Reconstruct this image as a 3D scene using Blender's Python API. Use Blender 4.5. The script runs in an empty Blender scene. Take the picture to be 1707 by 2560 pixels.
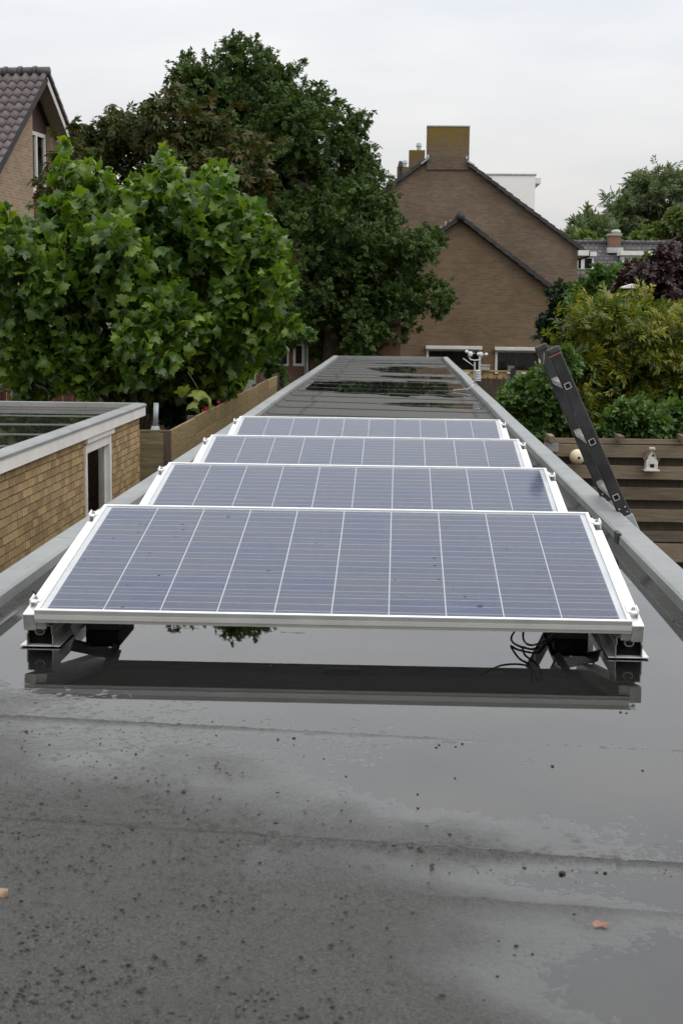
import bpy, math, random
import numpy as np
from mathutils import Vector, Matrix

random.seed(7)
RNG = np.random.default_rng(11)
SC = bpy.context.scene
COL = SC.collection

# ------------------------------------------------------------------ camera
F_PX, PITCH, YAW, ROLL, CAM_H = 3614.06, 0.1373, 0.0376, 0.0112, 0.9542
_cy, _sy = math.cos(YAW), math.sin(YAW)
FW = Vector((-_sy * math.cos(PITCH), _cy * math.cos(PITCH), -math.sin(PITCH)))
_rt = Vector((_cy, _sy, 0)); _up = _rt.cross(FW)
RT = math.cos(ROLL) * _rt + math.sin(ROLL) * _up
UP = -math.sin(ROLL) * _rt + math.cos(ROLL) * _up
EYE = Vector((0, 0, CAM_H))
cam = bpy.data.cameras.new('camera')
cam.sensor_fit = 'VERTICAL'
cam.sensor_height = 22.2
cam.sensor_width = 14.8
cam.lens = 22.2 * F_PX / 2560
cam.clip_start = 0.05
cam.clip_end = 3000
cam.dof.use_dof = True
cam.dof.focus_distance = 6.5
cam.dof.aperture_fstop = 9.0
camo = bpy.data.objects.new('camera', cam)
COL.objects.link(camo)
_m = Matrix((RT, UP, -FW)).transposed().to_4x4()
_m.translation = EYE
camo.matrix_world = _m
SC.camera = camo

# ------------------------------------------------------------------ sky
SUN_EL, SUN_AZ = math.radians(42), math.radians(125)
W = bpy.data.worlds.new('World')
SC.world = W
W.use_nodes = True
nt = W.node_tree
nt.nodes.clear()
def wn(t, **k):
    n = nt.nodes.new(t)
    for a, b in k.items():
        setattr(n, a, b)
    return n
out = wn('ShaderNodeOutputWorld')
sky = wn('ShaderNodeTexSky', sky_type='NISHITA', sun_disc=False, sun_elevation=SUN_EL, sun_rotation=SUN_AZ)
bg1 = wn('ShaderNodeBackground'); bg1.inputs['Strength'].default_value = 0.1
nt.links.new(sky.outputs[0], bg1.inputs[0])
tc = wn('ShaderNodeTexCoord')
sep = wn('ShaderNodeSeparateXYZ'); nt.links.new(tc.outputs['Generated'], sep.inputs[0])
zc = wn('ShaderNodeMath', operation='MAXIMUM'); nt.links.new(sep.outputs[2], zc.inputs[0]); zc.inputs[1].default_value = 0
grad = wn('ShaderNodeMath', operation='MULTIPLY_ADD'); nt.links.new(zc.outputs[0], grad.inputs[0]); grad.inputs[1].default_value = 1.55; grad.inputs[2].default_value = 0.69
mp = wn('ShaderNodeMapping'); mp.inputs['Scale'].default_value = (1.2, 1.2, 5.0)
nt.links.new(tc.outputs['Generated'], mp.inputs[0])
nz = wn('ShaderNodeTexNoise'); nz.inputs['Scale'].default_value = 3.4; nz.inputs['Detail'].default_value = 5; nz.inputs['Roughness'].default_value = 0.5
nt.links.new(mp.outputs[0], nz.inputs[0])
cr = wn('ShaderNodeValToRGB')
cr.color_ramp.elements[0].position = 0.33; cr.color_ramp.elements[0].color = (0.85, 0.88, 0.93, 1)
cr.color_ramp.elements[1].position = 0.62; cr.color_ramp.elements[1].color = (1.0, 1.0, 1.005, 1)
nt.links.new(nz.outputs[0], cr.inputs[0])
# a cream tint low over the horizon, as thin cloud has
hz = wn('ShaderNodeMapRange'); nt.links.new(zc.outputs[0], hz.inputs[0])
hz.inputs[1].default_value = 0.0; hz.inputs[2].default_value = 0.16; hz.inputs[3].default_value = 1.0; hz.inputs[4].default_value = 0.0
mxh = wn('ShaderNodeMix', data_type='RGBA', blend_type='MULTIPLY')
nt.links.new(hz.outputs[0], mxh.inputs[0]); nt.links.new(cr.outputs[0], mxh.inputs[6]); mxh.inputs[7].default_value = (1.06, 1.01, 0.95, 1)
bg2 = wn('ShaderNodeBackground')
nt.links.new(mxh.outputs[2], bg2.inputs[0]); nt.links.new(grad.outputs[0], bg2.inputs[1])
mix = wn('ShaderNodeMixShader'); mix.inputs[0].default_value = 0.95
nt.links.new(bg1.outputs[0], mix.inputs[1]); nt.links.new(bg2.outputs[0], mix.inputs[2])
nt.links.new(mix.outputs[0], out.inputs[0])

# ------------------------------------------------------------------ sun (veiled by cloud)
sun = bpy.data.lights.new('sun', 'SUN')
sun.energy = 1.2
sun.angle = math.radians(45)
sun.color = (1.0, 0.97, 0.92)
suno = bpy.data.objects.new('sun', sun)
COL.objects.link(suno)
_d = Vector((math.sin(SUN_AZ) * math.cos(SUN_EL), math.cos(SUN_AZ) * math.cos(SUN_EL), math.sin(SUN_EL)))
suno.rotation_euler = _d.to_track_quat('Z', 'Y').to_euler()
suno.location = _d * 60

SC.view_settings.view_transform = 'Standard'
SC.view_settings.look = 'None'
SC.view_settings.exposure = 0.0
SC.view_settings.gamma = 1.0
SC.view_settings.use_curve_mapping = False
SC.render.engine = 'CYCLES'
SC.cycles.use_denoising = True
SC.cycles.max_bounces = 8
SC.cycles.diffuse_bounces = 3
SC.cycles.glossy_bounces = 4
SC.cycles.transparent_max_bounces = 16
SC.cycles.sample_clamp_indirect = 6
SC.cycles.caustics_reflective = False
SC.cycles.caustics_refractive = False

GROUND = -2.55

# ------------------------------------------------------------------ measuring helpers (survey of the photograph)
def ray(px, py):
    return FW + (px - 853.5) / F_PX * RT - (py - 1280) / F_PX * UP
def at(px, py, Y):
    d = ray(px, py); return EYE + d * (Y / d.y)
def atz(px, py, z):
    d = ray(px, py); return EYE + d * ((z - CAM_H) / d.z)
def sstep(a, b, x):
    t = np.clip((x - a) / (b - a), 0, 1); return t * t * (3 - 2 * t)

def _hash(ix, iy, s):
    h = (ix.astype(np.int64) * 374761393 + iy.astype(np.int64) * 668265263 + s * 974634541) & 0xFFFFFFFF
    h = ((h ^ (h >> 13)) * 1274126177) & 0xFFFFFFFF
    return ((h ^ (h >> 16)) & 0xFFFF) / 65535.0
def vnoise(x, y, s=0):
    ix = np.floor(x); iy = np.floor(y); fx = x - ix; fy = y - iy
    fx = fx * fx * (3 - 2 * fx); fy = fy * fy * (3 - 2 * fy)
    a = _hash(ix, iy, s); b = _hash(ix + 1, iy, s); c = _hash(ix, iy + 1, s); d = _hash(ix + 1, iy + 1, s)
    return (a + (b - a) * fx) * (1 - fy) + (c + (d - c) * fx) * fy
def fbm(x, y, s=0, o=4):
    r = 0; a = 0.5
    for k in range(o):
        r = r + a * vnoise(x * 2 ** k, y * 2 ** k, s + k); a *= 0.5
    return r / (1 - 0.5 ** o)

# ------------------------------------------------------------------ materials
MATS = {}
class G:
    """small node-graph writer"""
    def __init__(s, name):
        s.m = bpy.data.materials.new(name); s.m.use_nodes = True
        s.t = s.m.node_tree; s.t.nodes.clear()
        s.out = s.t.nodes.new('ShaderNodeOutputMaterial')
        s._tc = None
    def n(s, typ, ins=None, **k):
        n = s.t.nodes.new(typ)
        for a, b in k.items(): setattr(n, a, b)
        for a, b in (ins or {}).items(): s.set(n.inputs[a], b)
        return n
    def set(s, sock, v):
        if isinstance(v, bpy.types.NodeSocket): s.t.links.new(v, sock)
        elif isinstance(v, bpy.types.Node): s.t.links.new(v.outputs[0], sock)
        else:
            if isinstance(v, (tuple, list)) and len(v) == 3 and sock.type == 'RGBA': v = tuple(v) + (1,)
            sock.default_value = v
    def obj(s):
        if s._tc is None: s._tc = s.n('ShaderNodeTexCoord')
        return s._tc.outputs['Object']
    def noise(s, scale, detail=4, rough=0.55, vec=None, dist=0):
        return s.n('ShaderNodeTexNoise', {'Vector': vec or s.obj(), 'Scale': scale, 'Detail': detail, 'Roughness': rough, 'Distortion': dist}).outputs[0]
    def ramp(s, fac, p0, p1, v0=0.0, v1=1.0):
        return s.n('ShaderNodeMapRange', {0: fac, 1: p0, 2: p1, 3: v0, 4: v1}).outputs[0]
    def mix(s, fac, a, b, blend='MIX'):
        n = s.n('ShaderNodeMix', data_type='RGBA', blend_type=blend)
        s.set(n.inputs[0], fac); s.set(n.inputs[6], a); s.set(n.inputs[7], b)
        return n.outputs[2]
    def math(s, op, a, b=0.0, c=0.0):
        n = s.n('ShaderNodeMath', operation=op); s.set(n.inputs[0], a); s.set(n.inputs[1], b); s.set(n.inputs[2], c)
        return n.outputs[0]
    def bump(s, h, strength=0.3, dist=0.01, normal=None):
        n = s.n('ShaderNodeBump', {'Height': h, 'Strength': strength, 'Distance': dist})
        if normal is not None: s.set(n.inputs['Normal'], normal)
        return n.outputs[0]
    def bsdf(s, **k):
        n = s.n('ShaderNodeBsdfPrincipled')
        for a, b in k.items(): s.set(n.inputs[a.replace('_', ' ')], b)
        return n
    def attr(s, name):
        return s.n('ShaderNodeAttribute', attribute_name=name).outputs['Fac']
    def orand(s):
        return s.n('ShaderNodeObjectInfo').outputs['Random']
    def var(s):
        return s.math('FRACT', s.math('ADD', s.attr('var'), s.orand()))
    def scaled(s, v):
        return s.n('ShaderNodeMapping', {'Vector': s.obj(), 'Scale': v}).outputs[0]
    def end(s, sh):
        s.set(s.out.inputs[0], sh); return s.m

def pm(name, c1, c2=None, scale=8, rough=0.6, metal=0.0, bump=0.0, bscale=60, bdist=0.004, spec=0.5, stretch=None, vary=0.0, detail=5, coat=0.0):
    g = G(name)
    c2 = c2 or tuple(x * 0.75 for x in c1)
    vec = g.scaled(stretch) if stretch else None
    col = g.mix(g.ramp(g.noise(scale, detail, vec=vec), 0.35, 0.68), c1, c2)
    if vary:
        v = g.ramp(g.var(), 0, 1, 1 - vary, 1 + vary)
        col = g.mix(1.0, col, g.n('ShaderNodeCombineColor', {0: v, 1: v, 2: v}).outputs[0], 'MULTIPLY')
    kw = dict(Base_Color=col, Metallic=metal, Roughness=g.ramp(g.noise(scale * 2.3, 3), 0.3, 0.7, rough * 0.85, min(1, rough * 1.15)))
    b = g.bsdf(**kw)
    b.inputs['Specular IOR Level'].default_value = spec
    if coat: b.inputs['Coat Weight'].default_value = coat
    if bump: g.set(b.inputs['Normal'], g.bump(g.noise(bscale, 4, vec=vec), bump, bdist))
    MATS[name] = g.end(b)
    return MATS[name]

def brick_mat(name, c1, c2, mortar, axis='x', ang=0.0, bw=0.22, bh=0.0625, mort=0.011, lichen=None, blotch=0.3):
    g = G(name)
    s = g.n('ShaderNodeSeparateXYZ', {0: g.obj()})
    if axis == 'x': u = s.outputs[0]
    elif axis == 'y': u = s.outputs[1]
    else: u = g.math('ADD', g.math('MULTIPLY', s.outputs[0], math.sin(ang)), g.math('MULTIPLY', s.outputs[1], math.cos(ang)))
    v = g.n('ShaderNodeCombineXYZ', {0: u, 1: s.outputs[2], 2: 0.0}).outputs[0]
    br = g.n('ShaderNodeTexBrick', {'Vector': v, 'Color1': c1, 'Color2': c2, 'Mortar': mortar, 'Scale': 1.0, 'Mortar Size': mort / 2, 'Mortar Smooth': 0.15, 'Bias': -0.1, 'Brick Width': bw, 'Row Height': bh}, offset=0.5, squash=1.0)
    col = g.mix(g.ramp(g.noise(0.55, 5, 0.6, vec=v), 0.35, 0.7, 0.0, blotch), br.outputs[0], tuple(x * 0.35 for x in c1))
    col = g.mix(g.ramp(g.noise(9, 4, 0.7, vec=v), 0.62, 0.75, 0.0, 0.35), col, tuple(min(1, x * 1.9) for x in c1))
    if lichen:
        zlo, zhi, lc = lichen
        f = g.math('MULTIPLY', g.ramp(s.outputs[2], zlo, zhi), g.ramp(g.noise(2.2, 6, 0.65), 0.30, 0.52))
        col = g.mix(f, col, lc)
    b = g.bsdf(Base_Color=col, Roughness=0.9, Normal=g.bump(br.outputs['Fac'], 0.6, -0.006))
    b.inputs['Specular IOR Level'].default_value = 0.25
    MATS[name] = g.end(b)
    return MATS[name]

def leaf_mat(name, cols, rough=0.42, trans=0.3, spec=0.45):
    g = G(name)
    r = g.n('ShaderNodeValToRGB', {0: g.var()})
    e = r.color_ramp.elements
    n = len(cols)
    e[0].position = 0; e[0].color = (*cols[0], 1); e[1].position = 1; e[1].color = (*cols[-1], 1)
    for i in range(1, n - 1):
        q = e.new(i / (n - 1)); q.color = (*cols[i], 1)
    b = g.bsdf(Base_Color=r.outputs[0], Roughness=rough)
    b.inputs['Specular IOR Level'].default_value = spec
    tcol = g.mix(1.0, r.outputs[0], (1.5, 1.6, 0.6), 'MULTIPLY')
    t = g.n('ShaderNodeBsdfTranslucent', {0: tcol})
    mx = g.n('ShaderNodeMixShader', {0: trans, 1: b.outputs[0], 2: t.outputs[0]})
    MATS[name] = g.end(mx)
    return MATS[name]

def glass_mat(name, tint=(1, 1, 1), rough=0.02, ior=1.5):
    g = G(name)
    fr = g.n('ShaderNodeFresnel', {'IOR': ior})
    t = g.n('ShaderNodeBsdfTransparent', {0: tint})
    gl = g.n('ShaderNodeBsdfGlossy', {'Color': (1, 1, 1), 'Roughness': rough})
    MATS[name] = g.end(g.n('ShaderNodeMixShader', {0: fr.outputs[0], 1: t.outputs[0], 2: gl.outputs[0]}))
    return MATS[name]

def make_materials():
    # mineral roofing felt, wet where the film of water is thin or gone
    g = G('roofing_felt')
    wet = g.attr('wet')
    fine = g.n('ShaderNodeTexVoronoi', {'Vector': g.obj(), 'Scale': 420.0}).outputs['Color']
    fine = g.n('ShaderNodeSeparateColor', {0: fine}).outputs[0]
    big = g.noise(2.2, 5, 0.6)
    dry = g.mix(g.ramp(fine, 0, 1), (0.030, 0.030, 0.027), (0.135, 0.132, 0.12))
    dry = g.mix(g.ramp(big, 0.35, 0.7, 0, 0.5), dry, (0.060, 0.059, 0.045))
    spk = g.n('ShaderNodeTexNoise', {'Vector': g.obj(), 'Scale': 95.0, 'Detail': 3.0, 'Roughness': 0.65}).outputs[0]
    spm = g.math('MULTIPLY', g.ramp(spk, 0.56, 0.66, 0.0, 0.8), g.ramp(g.noise(5.5, 4, 0.6), 0.40, 0.60))
    dry = g.mix(spm, dry, (0.012, 0.011, 0.009))
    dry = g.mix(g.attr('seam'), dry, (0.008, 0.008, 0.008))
    wetc = g.mix(0.75, dry, (0.008, 0.0085, 0.0085))
    col = g.mix(wet, dry, wetc)
    mott = g.noise(60, 4, 0.6)
    rough = g.ramp(wet, 0, 1, 0.75, 0.5)
    gr = g.math('ADD', g.noise(300, 3, 0.6), g.math('MULTIPLY', g.noise(85, 3, 0.55), 1.8))
    st = g.ramp(wet, 0.55, 1.0, 1.0, 0.10)
    nb = g.n('ShaderNodeBump', {'Height': gr, 'Strength': st, 'Distance': 0.0052}).outputs[0]
    b = g.bsdf(Base_Color=col, Roughness=rough, Normal=nb)
    g.set(b.inputs['Coat Weight'], g.ramp(wet, 0.35, 1.0, 0.16, 0.9))
    g.set(b.inputs['Coat Roughness'], g.ramp(wet, 0.4, 1.0, 0.24, 0.14))
    b.inputs['Coat IOR'].default_value = 1.46
    b.inputs['Specular IOR Level'].default_value = 0.25
    g.set(b.inputs['Coat Normal'], nb)
    MATS['roofing_felt'] = g.end(b)
    # shallow rain water
    g = G('rain_water')
    nb = g.bump(g.noise(2.5, 2, 0.4), 0.02, 0.004)
    fr = g.n('ShaderNodeFresnel', {'IOR': 1.62, 'Normal': nb})
    t = g.n('ShaderNodeBsdfTransparent', {0: (0.93, 0.94, 0.93)})
    gl = g.n('ShaderNodeBsdfGlossy', {'Color': (1, 1, 1), 'Roughness': 0.012, 'Normal': nb})
    MATS['rain_water'] = g.end(g.n('ShaderNodeMixShader', {0: fr.outputs[0], 1: t.outputs[0], 2: gl.outputs[0]}))
    # zinc-grey roof trim
    g = G('trim_grey')
    n1 = g.noise(3.0, 6, 0.65); n2 = g.noise(30, 5, 0.7)
    col = g.mix(g.ramp(n1, 0.35, 0.7), (0.24, 0.25, 0.245), (0.175, 0.185, 0.18))
    col = g.mix(g.ramp(n2, 0.58, 0.75, 0, 0.5), col, (0.13, 0.13, 0.115))
    col = g.mix(g.ramp(g.noise(11, 6, 0.75), 0.60, 0.72, 0, 0.5), col, (0.09, 0.09, 0.075))
    b = g.bsdf(Base_Color=col, Roughness=0.55, Normal=g.bump(n1, 0.15, 0.02))
    MATS['trim_grey'] = g.end(b)
    # solar cell: multicrystalline silicon with two bus bars
    g = G('solar_cell')
    uv = g.n('ShaderNodeUVMap').outputs[0]
    su = g.n('ShaderNodeSeparateXYZ', {0: uv})
    v = su.outputs[1]
    tri = g.math('ABSOLUTE', g.math('SUBTRACT', g.math('FRACT', g.math('MULTIPLY', v, 3.0)), 0.5))
    bus = g.math('LESS_THAN', tri, 0.021)
    ov = g.n('ShaderNodeVectorMath', {0: g.obj(), 1: g.n('ShaderNodeCombineXYZ', {0: g.math('MULTIPLY', g.orand(), 40.0), 1: 0.0, 2: 0.0}).outputs[0]}, operation='ADD').outputs[0]
    vor = g.n('ShaderNodeTexVoronoi', {'Vector': ov, 'Scale': 75.0}).outputs['Color']
    sv = g.n('ShaderNodeSeparateColor', {0: vor})
    base = g.mix(sv.outputs[0], (0.012, 0.028, 0.094), (0.034, 0.058, 0.152))
    base = g.mix(g.math('MULTIPLY', sv.outputs[1], 0.35), base, (0.062, 0.080, 0.120))
    base = g.mix(g.ramp(g.orand(), 0, 1, 0, 0.45), base, (0.070, 0.066, 0.088))
    dust = g.ramp(g.noise(6, 6, 0.7, vec=ov), 0.3, 0.75, 0.01, 0.06)
    base = g.mix(dust, base, (0.40, 0.40, 0.42))
    col = g.mix(bus, base, (0.52, 0.54, 0.58))
    b = g.bsdf(Base_Color=col, Roughness=0.5)
    MATS['solar_cell'] = g.end(b)
    # toughened front glass with a film of dust and dried splashes
    g = G('panel_glass')
    fr = g.n('ShaderNodeFresnel', {'IOR': 1.30})
    t = g.n('ShaderNodeBsdfTransparent', {0: (0.97, 0.98, 0.98)})
    gl = g.n('ShaderNodeBsdfGlossy', {'Color': (0.86, 0.87, 0.90), 'Roughness': 0.12})
    m1 = g.n('ShaderNodeMixShader', {0: fr.outputs[0], 1: t.outputs[0], 2: gl.outputs[0]})
    dif = g.n('ShaderNodeBsdfDiffuse', {0: (0.42, 0.41, 0.40)})
    smear = g.math('ADD', g.ramp(g.noise(2.6, 6, 0.7, dist=1.2), 0.42, 0.75, 0.0, 0.035), g.ramp(g.noise(14, 5, 0.75, dist=0.6), 0.66, 0.80, 0.0, 0.10))
    MATS['panel_glass'] = g.end(g.n('ShaderNodeMixShader', {0: smear, 1: m1.outputs[0], 2: dif.outputs[0]}))
    glass_mat('window_glass', (0.8, 0.83, 0.84), 0.02)
    pm('back_sheet', (0.74, 0.75, 0.76), (0.66, 0.67, 0.68), 12, 0.45)
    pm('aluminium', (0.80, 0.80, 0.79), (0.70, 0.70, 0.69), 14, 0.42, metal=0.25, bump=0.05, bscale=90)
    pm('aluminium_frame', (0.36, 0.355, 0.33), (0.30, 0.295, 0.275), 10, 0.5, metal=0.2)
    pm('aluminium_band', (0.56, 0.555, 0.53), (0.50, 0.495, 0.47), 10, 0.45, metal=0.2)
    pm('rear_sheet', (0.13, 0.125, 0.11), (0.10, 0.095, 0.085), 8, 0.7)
    pm('aluminium_raw', (0.46, 0.45, 0.42), (0.30, 0.29, 0.26), 20, 0.4, metal=0.7, bump=0.1)
    pm('steel', (0.5, 0.5, 0.48), (0.3, 0.3, 0.28), 40, 0.35, metal=0.9)
    pm('rubber', (0.018, 0.018, 0.019), (0.03, 0.03, 0.03), 30, 0.55)
    pm('block_dark', (0.05, 0.05, 0.045), (0.03, 0.03, 0.028), 15, 0.8, bump=0.4)
    # black ladder with scuffs
    g = G('ladder_black')
    n1 = g.noise(7, 6, 0.7)
    scr = g.noise(16, 4, 0.6, vec=g.scaled((1, 1, 0.18)), dist=0.4)
    col = g.mix(g.ramp(n1, 0.4, 0.72), (0.008, 0.008, 0.009), (0.030, 0.029, 0.030))
    col = g.mix(g.ramp(scr, 0.655, 0.70, 0, 0.75), col, (0.22, 0.22, 0.23))
    b = g.bsdf(Base_Color=col, Roughness=g.ramp(n1, 0.3, 0.7, 0.3, 0.6), Normal=g.bump(g.noise(40, 4), 0.15, 0.003))
    MATS['ladder_black'] = g.end(b)
    pm('cap_red', (0.28, 0.07, 0.05), (0.1, 0.03, 0.03), 20, 0.6)
    pm('brick_tan', (0.375, 0.27, 0.14), (0.28, 0.195, 0.10), 16, 0.9, bump=0.5, bscale=70, bdist=0.006, spec=0.2, vary=0.28)
    pm('mortar', (0.16, 0.13, 0.095), (0.11, 0.09, 0.07), 30, 0.95, bump=0.4, bscale=120, spec=0.1)
    pm('white_paint', (0.70, 0.685, 0.65), (0.60, 0.585, 0.55), 4, 0.5)
    pm('white_paint_old', (0.62, 0.60, 0.54), (0.42, 0.40, 0.36), 25, 0.7)
    pm('dark_room', (0.010, 0.010, 0.012), (0.015, 0.015, 0.015), 3, 0.9, spec=0.05)
    pm('curtain_green', (0.10, 0.105, 0.06), (0.05, 0.055, 0.03), 9, 0.9, stretch=(6, 6, 0.15))
    pm('curtain_grey', (0.10, 0.095, 0.09), (0.17, 0.16, 0.15), 9, 0.9, stretch=(6, 6, 0.15))
    pm('wood_fence', (0.19, 0.15, 0.082), (0.10, 0.082, 0.05), 5, 0.85, bump=0.35, bscale=14, spec=0.2, stretch=(1, 1, 9), vary=0.3)
    pm('wood_fence_long', (0.27, 0.20, 0.10), (0.17, 0.125, 0.066), 5, 0.85, bump=0.35, bscale=14, spec=0.2, stretch=(6, 0.6, 9), vary=0.18)
    pm('wood_grey', (0.175, 0.140, 0.098), (0.105, 0.084, 0.06), 5, 0.85, bump=0.35, bscale=14, spec=0.2, stretch=(0.7, 1, 10), vary=0.28)
    pm('wood_pale', (0.62, 0.42, 0.20), (0.52, 0.34, 0.15), 6, 0.8, bump=0.2, stretch=(8, 8, 0.6), vary=0.15)
    pm('wood_dark', (0.085, 0.062, 0.042), (0.05, 0.04, 0.03), 6, 0.9, bump=0.3, stretch=(8, 8, 0.6), vary=0.2)
    pm('wood_red', (0.15, 0.052, 0.028), (0.09, 0.035, 0.02), 6, 0.8, bump=0.2, stretch=(8, 8, 0.5), vary=0.2)
    pm('bark', (0.075, 0.06, 0.045), (0.035, 0.03, 0.024), 14, 0.95, bump=0.8, bscale=30, stretch=(1, 1, 0.3), spec=0.1)
    pm('bark_green', (0.11, 0.10, 0.065), (0.06, 0.05, 0.035), 14, 0.9, bump=0.4, stretch=(1, 1, 0.4), spec=0.2)
    pm('roof_tile', (0.110, 0.080, 0.082), (0.065, 0.050, 0.052), 5, 0.55, vary=0.25, bump=0.2, bscale=40)
    pm('ridge_tile', (0.07, 0.075, 0.068), (0.045, 0.05, 0.045), 7, 0.65, vary=0.2)
    pm('verge_tile', (0.040, 0.038, 0.038), (0.025, 0.025, 0.024), 5, 0.7, vary=0.3)
    pm('soffit', (0.30, 0.255, 0.19), (0.25, 0.21, 0.155), 3, 0.7)
    pm('lead', (0.40, 0.41, 0.42), (0.28, 0.29, 0.30), 6, 0.5)
    pm('render_white', (0.80, 0.79, 0.76), (0.74, 0.73, 0.70), 1, 0.8)
    pm('plastic_white', (0.66, 0.67, 0.66), (0.58, 0.59, 0.58), 30, 0.4)
    pm('plastic_grey', (0.26, 0.28, 0.27), (0.21, 0.22, 0.22), 10, 0.5)
    pm('plastic_blue', (0.055, 0.06, 0.075), (0.04, 0.045, 0.055), 10, 0.5)
    pm('galvanised', (0.30, 0.33, 0.35), (0.21, 0.23, 0.25), 12, 0.55, metal=0.2)
    pm('clay_ball', (0.62, 0.53, 0.38), (0.52, 0.43, 0.30), 9, 0.7)
    pm('moss_crumb', (0.028, 0.024, 0.017), (0.050, 0.038, 0.024), 90, 0.9, bump=0.5, bscale=300, vary=0.4)
    pm('shell_tan', (0.30, 0.21, 0.13), (0.17, 0.10, 0.06), 90, 0.7)
    pm('dead_leaf', (0.24, 0.12, 0.08), (0.15, 0.065, 0.045), 90, 0.7)
    pm('flower_red', (0.42, 0.02, 0.03), (0.3, 0.01, 0.03), 20, 0.6)
    pm('soil', (0.055, 0.06, 0.03), (0.035, 0.03, 0.02), 1.5, 0.95, bump=0.6, bscale=8, bdist=0.05)
    brick_mat('brick_gable', (0.205, 0.132, 0.075), (0.130, 0.094, 0.062), (0.19, 0.165, 0.13), blotch=0.45)
    brick_mat('brick_gable_big', (0.195, 0.132, 0.085), (0.125, 0.094, 0.068), (0.19, 0.17, 0.14), blotch=0.5)
    brick_mat('brick_chimney', (0.145, 0.098, 0.060), (0.095, 0.070, 0.050), (0.20, 0.18, 0.15), lichen=(-0.15, 0.95, (0.165, 0.110, 0.022)))
    brick_mat('brick_small_chimney', (0.12, 0.085, 0.05), (0.085, 0.06, 0.04), (0.15, 0.13, 0.10), lichen=(-0.1, 0.6, (0.14, 0.09, 0.02)))
    brick_mat('roof_tile_far', (0.120, 0.108, 0.112), (0.075, 0.068, 0.072), (0.035, 0.033, 0.034), bw=0.28, bh=0.20, mort=0.05, blotch=0.3)
    LH = math.radians(8)
    brick_mat('brick_pink', (0.34, 0.245, 0.165), (0.235, 0.17, 0.12), (0.40, 0.34, 0.27), 'a', LH, bh=0.075, blotch=0.2)
    brick_mat('brick_purple', (0.090, 0.046, 0.042), (0.062, 0.034, 0.034), (0.14, 0.11, 0.095), 'a', LH, bh=0.075, blotch=0.1)
    brick_mat('brick_shed', (0.18, 0.09, 0.05), (0.12, 0.065, 0.04), (0.14, 0.12, 0.10), 'y')
    brick_mat('brick_far', (0.19, 0.095, 0.065), (0.14, 0.075, 0.055), (0.2, 0.17, 0.14))
    leaf_mat('leaf_plane', [(0.024, 0.058, 0.010), (0.050, 0.100, 0.012), (0.095, 0.16, 0.016), (0.036, 0.080, 0.016), (0.16, 0.23, 0.022), (0.10, 0.17, 0.02), (0.040, 0.088, 0.014)], 0.36, 0.36)
    leaf_mat('leaf_oak', [(0.030, 0.056, 0.014), (0.046, 0.080, 0.017), (0.070, 0.110, 0.024), (0.034, 0.064, 0.015)], 0.55, 0.22, 0.25)
    leaf_mat('leaf_chestnut', [(0.036, 0.058, 0.012), (0.060, 0.056, 0.014), (0.080, 0.056, 0.018), (0.036, 0.068, 0.014), (0.045, 0.060, 0.014)], 0.55, 0.2, 0.25)
    leaf_mat('leaf_yellow', [(0.055, 0.095, 0.012), (0.15, 0.165, 0.016), (0.24, 0.22, 0.020), (0.040, 0.075, 0.012), (0.11, 0.14, 0.016)], 0.45, 0.3)
    leaf_mat('leaf_green', [(0.036, 0.080, 0.016), (0.060, 0.12, 0.022), (0.090, 0.155, 0.028), (0.030, 0.065, 0.014)], 0.45, 0.28)
    leaf_mat('leaf_dark', [(0.012, 0.028, 0.012), (0.020, 0.042, 0.016), (0.030, 0.055, 0.018)], 0.5, 0.2)
    leaf_mat('leaf_purple', [(0.020, 0.010, 0.013), (0.036, 0.014, 0.018), (0.05, 0.024, 0.022), (0.015, 0.009, 0.012)], 0.45, 0.2)
    leaf_mat('leaf_far', [(0.075, 0.105, 0.050), (0.10, 0.135, 0.06), (0.13, 0.165, 0.075), (0.06, 0.088, 0.044)], 0.5, 0.3)
    leaf_mat('leaf_far_light', [(0.09, 0.135, 0.035), (0.13, 0.17, 0.04), (0.075, 0.11, 0.03)], 0.5, 0.3)
make_materials()

# ------------------------------------------------------------------ mesh helpers
def props(o, label=None, cat=None, group=None, kind=None):
    if label: o['label'] = label
    if cat: o['category'] = cat
    if group: o['group'] = group
    if kind: o['kind'] = kind
    return o
def link(o, parent=None):
    COL.objects.link(o)
    if parent is not None: o.parent = parent
    return o
def empty(name, loc, label, cat, group=None):
    o = bpy.data.objects.new(name, None)
    o.location = loc; o.empty_display_size = 0.1
    link(o); props(o, label, cat, group)
    return o

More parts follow.
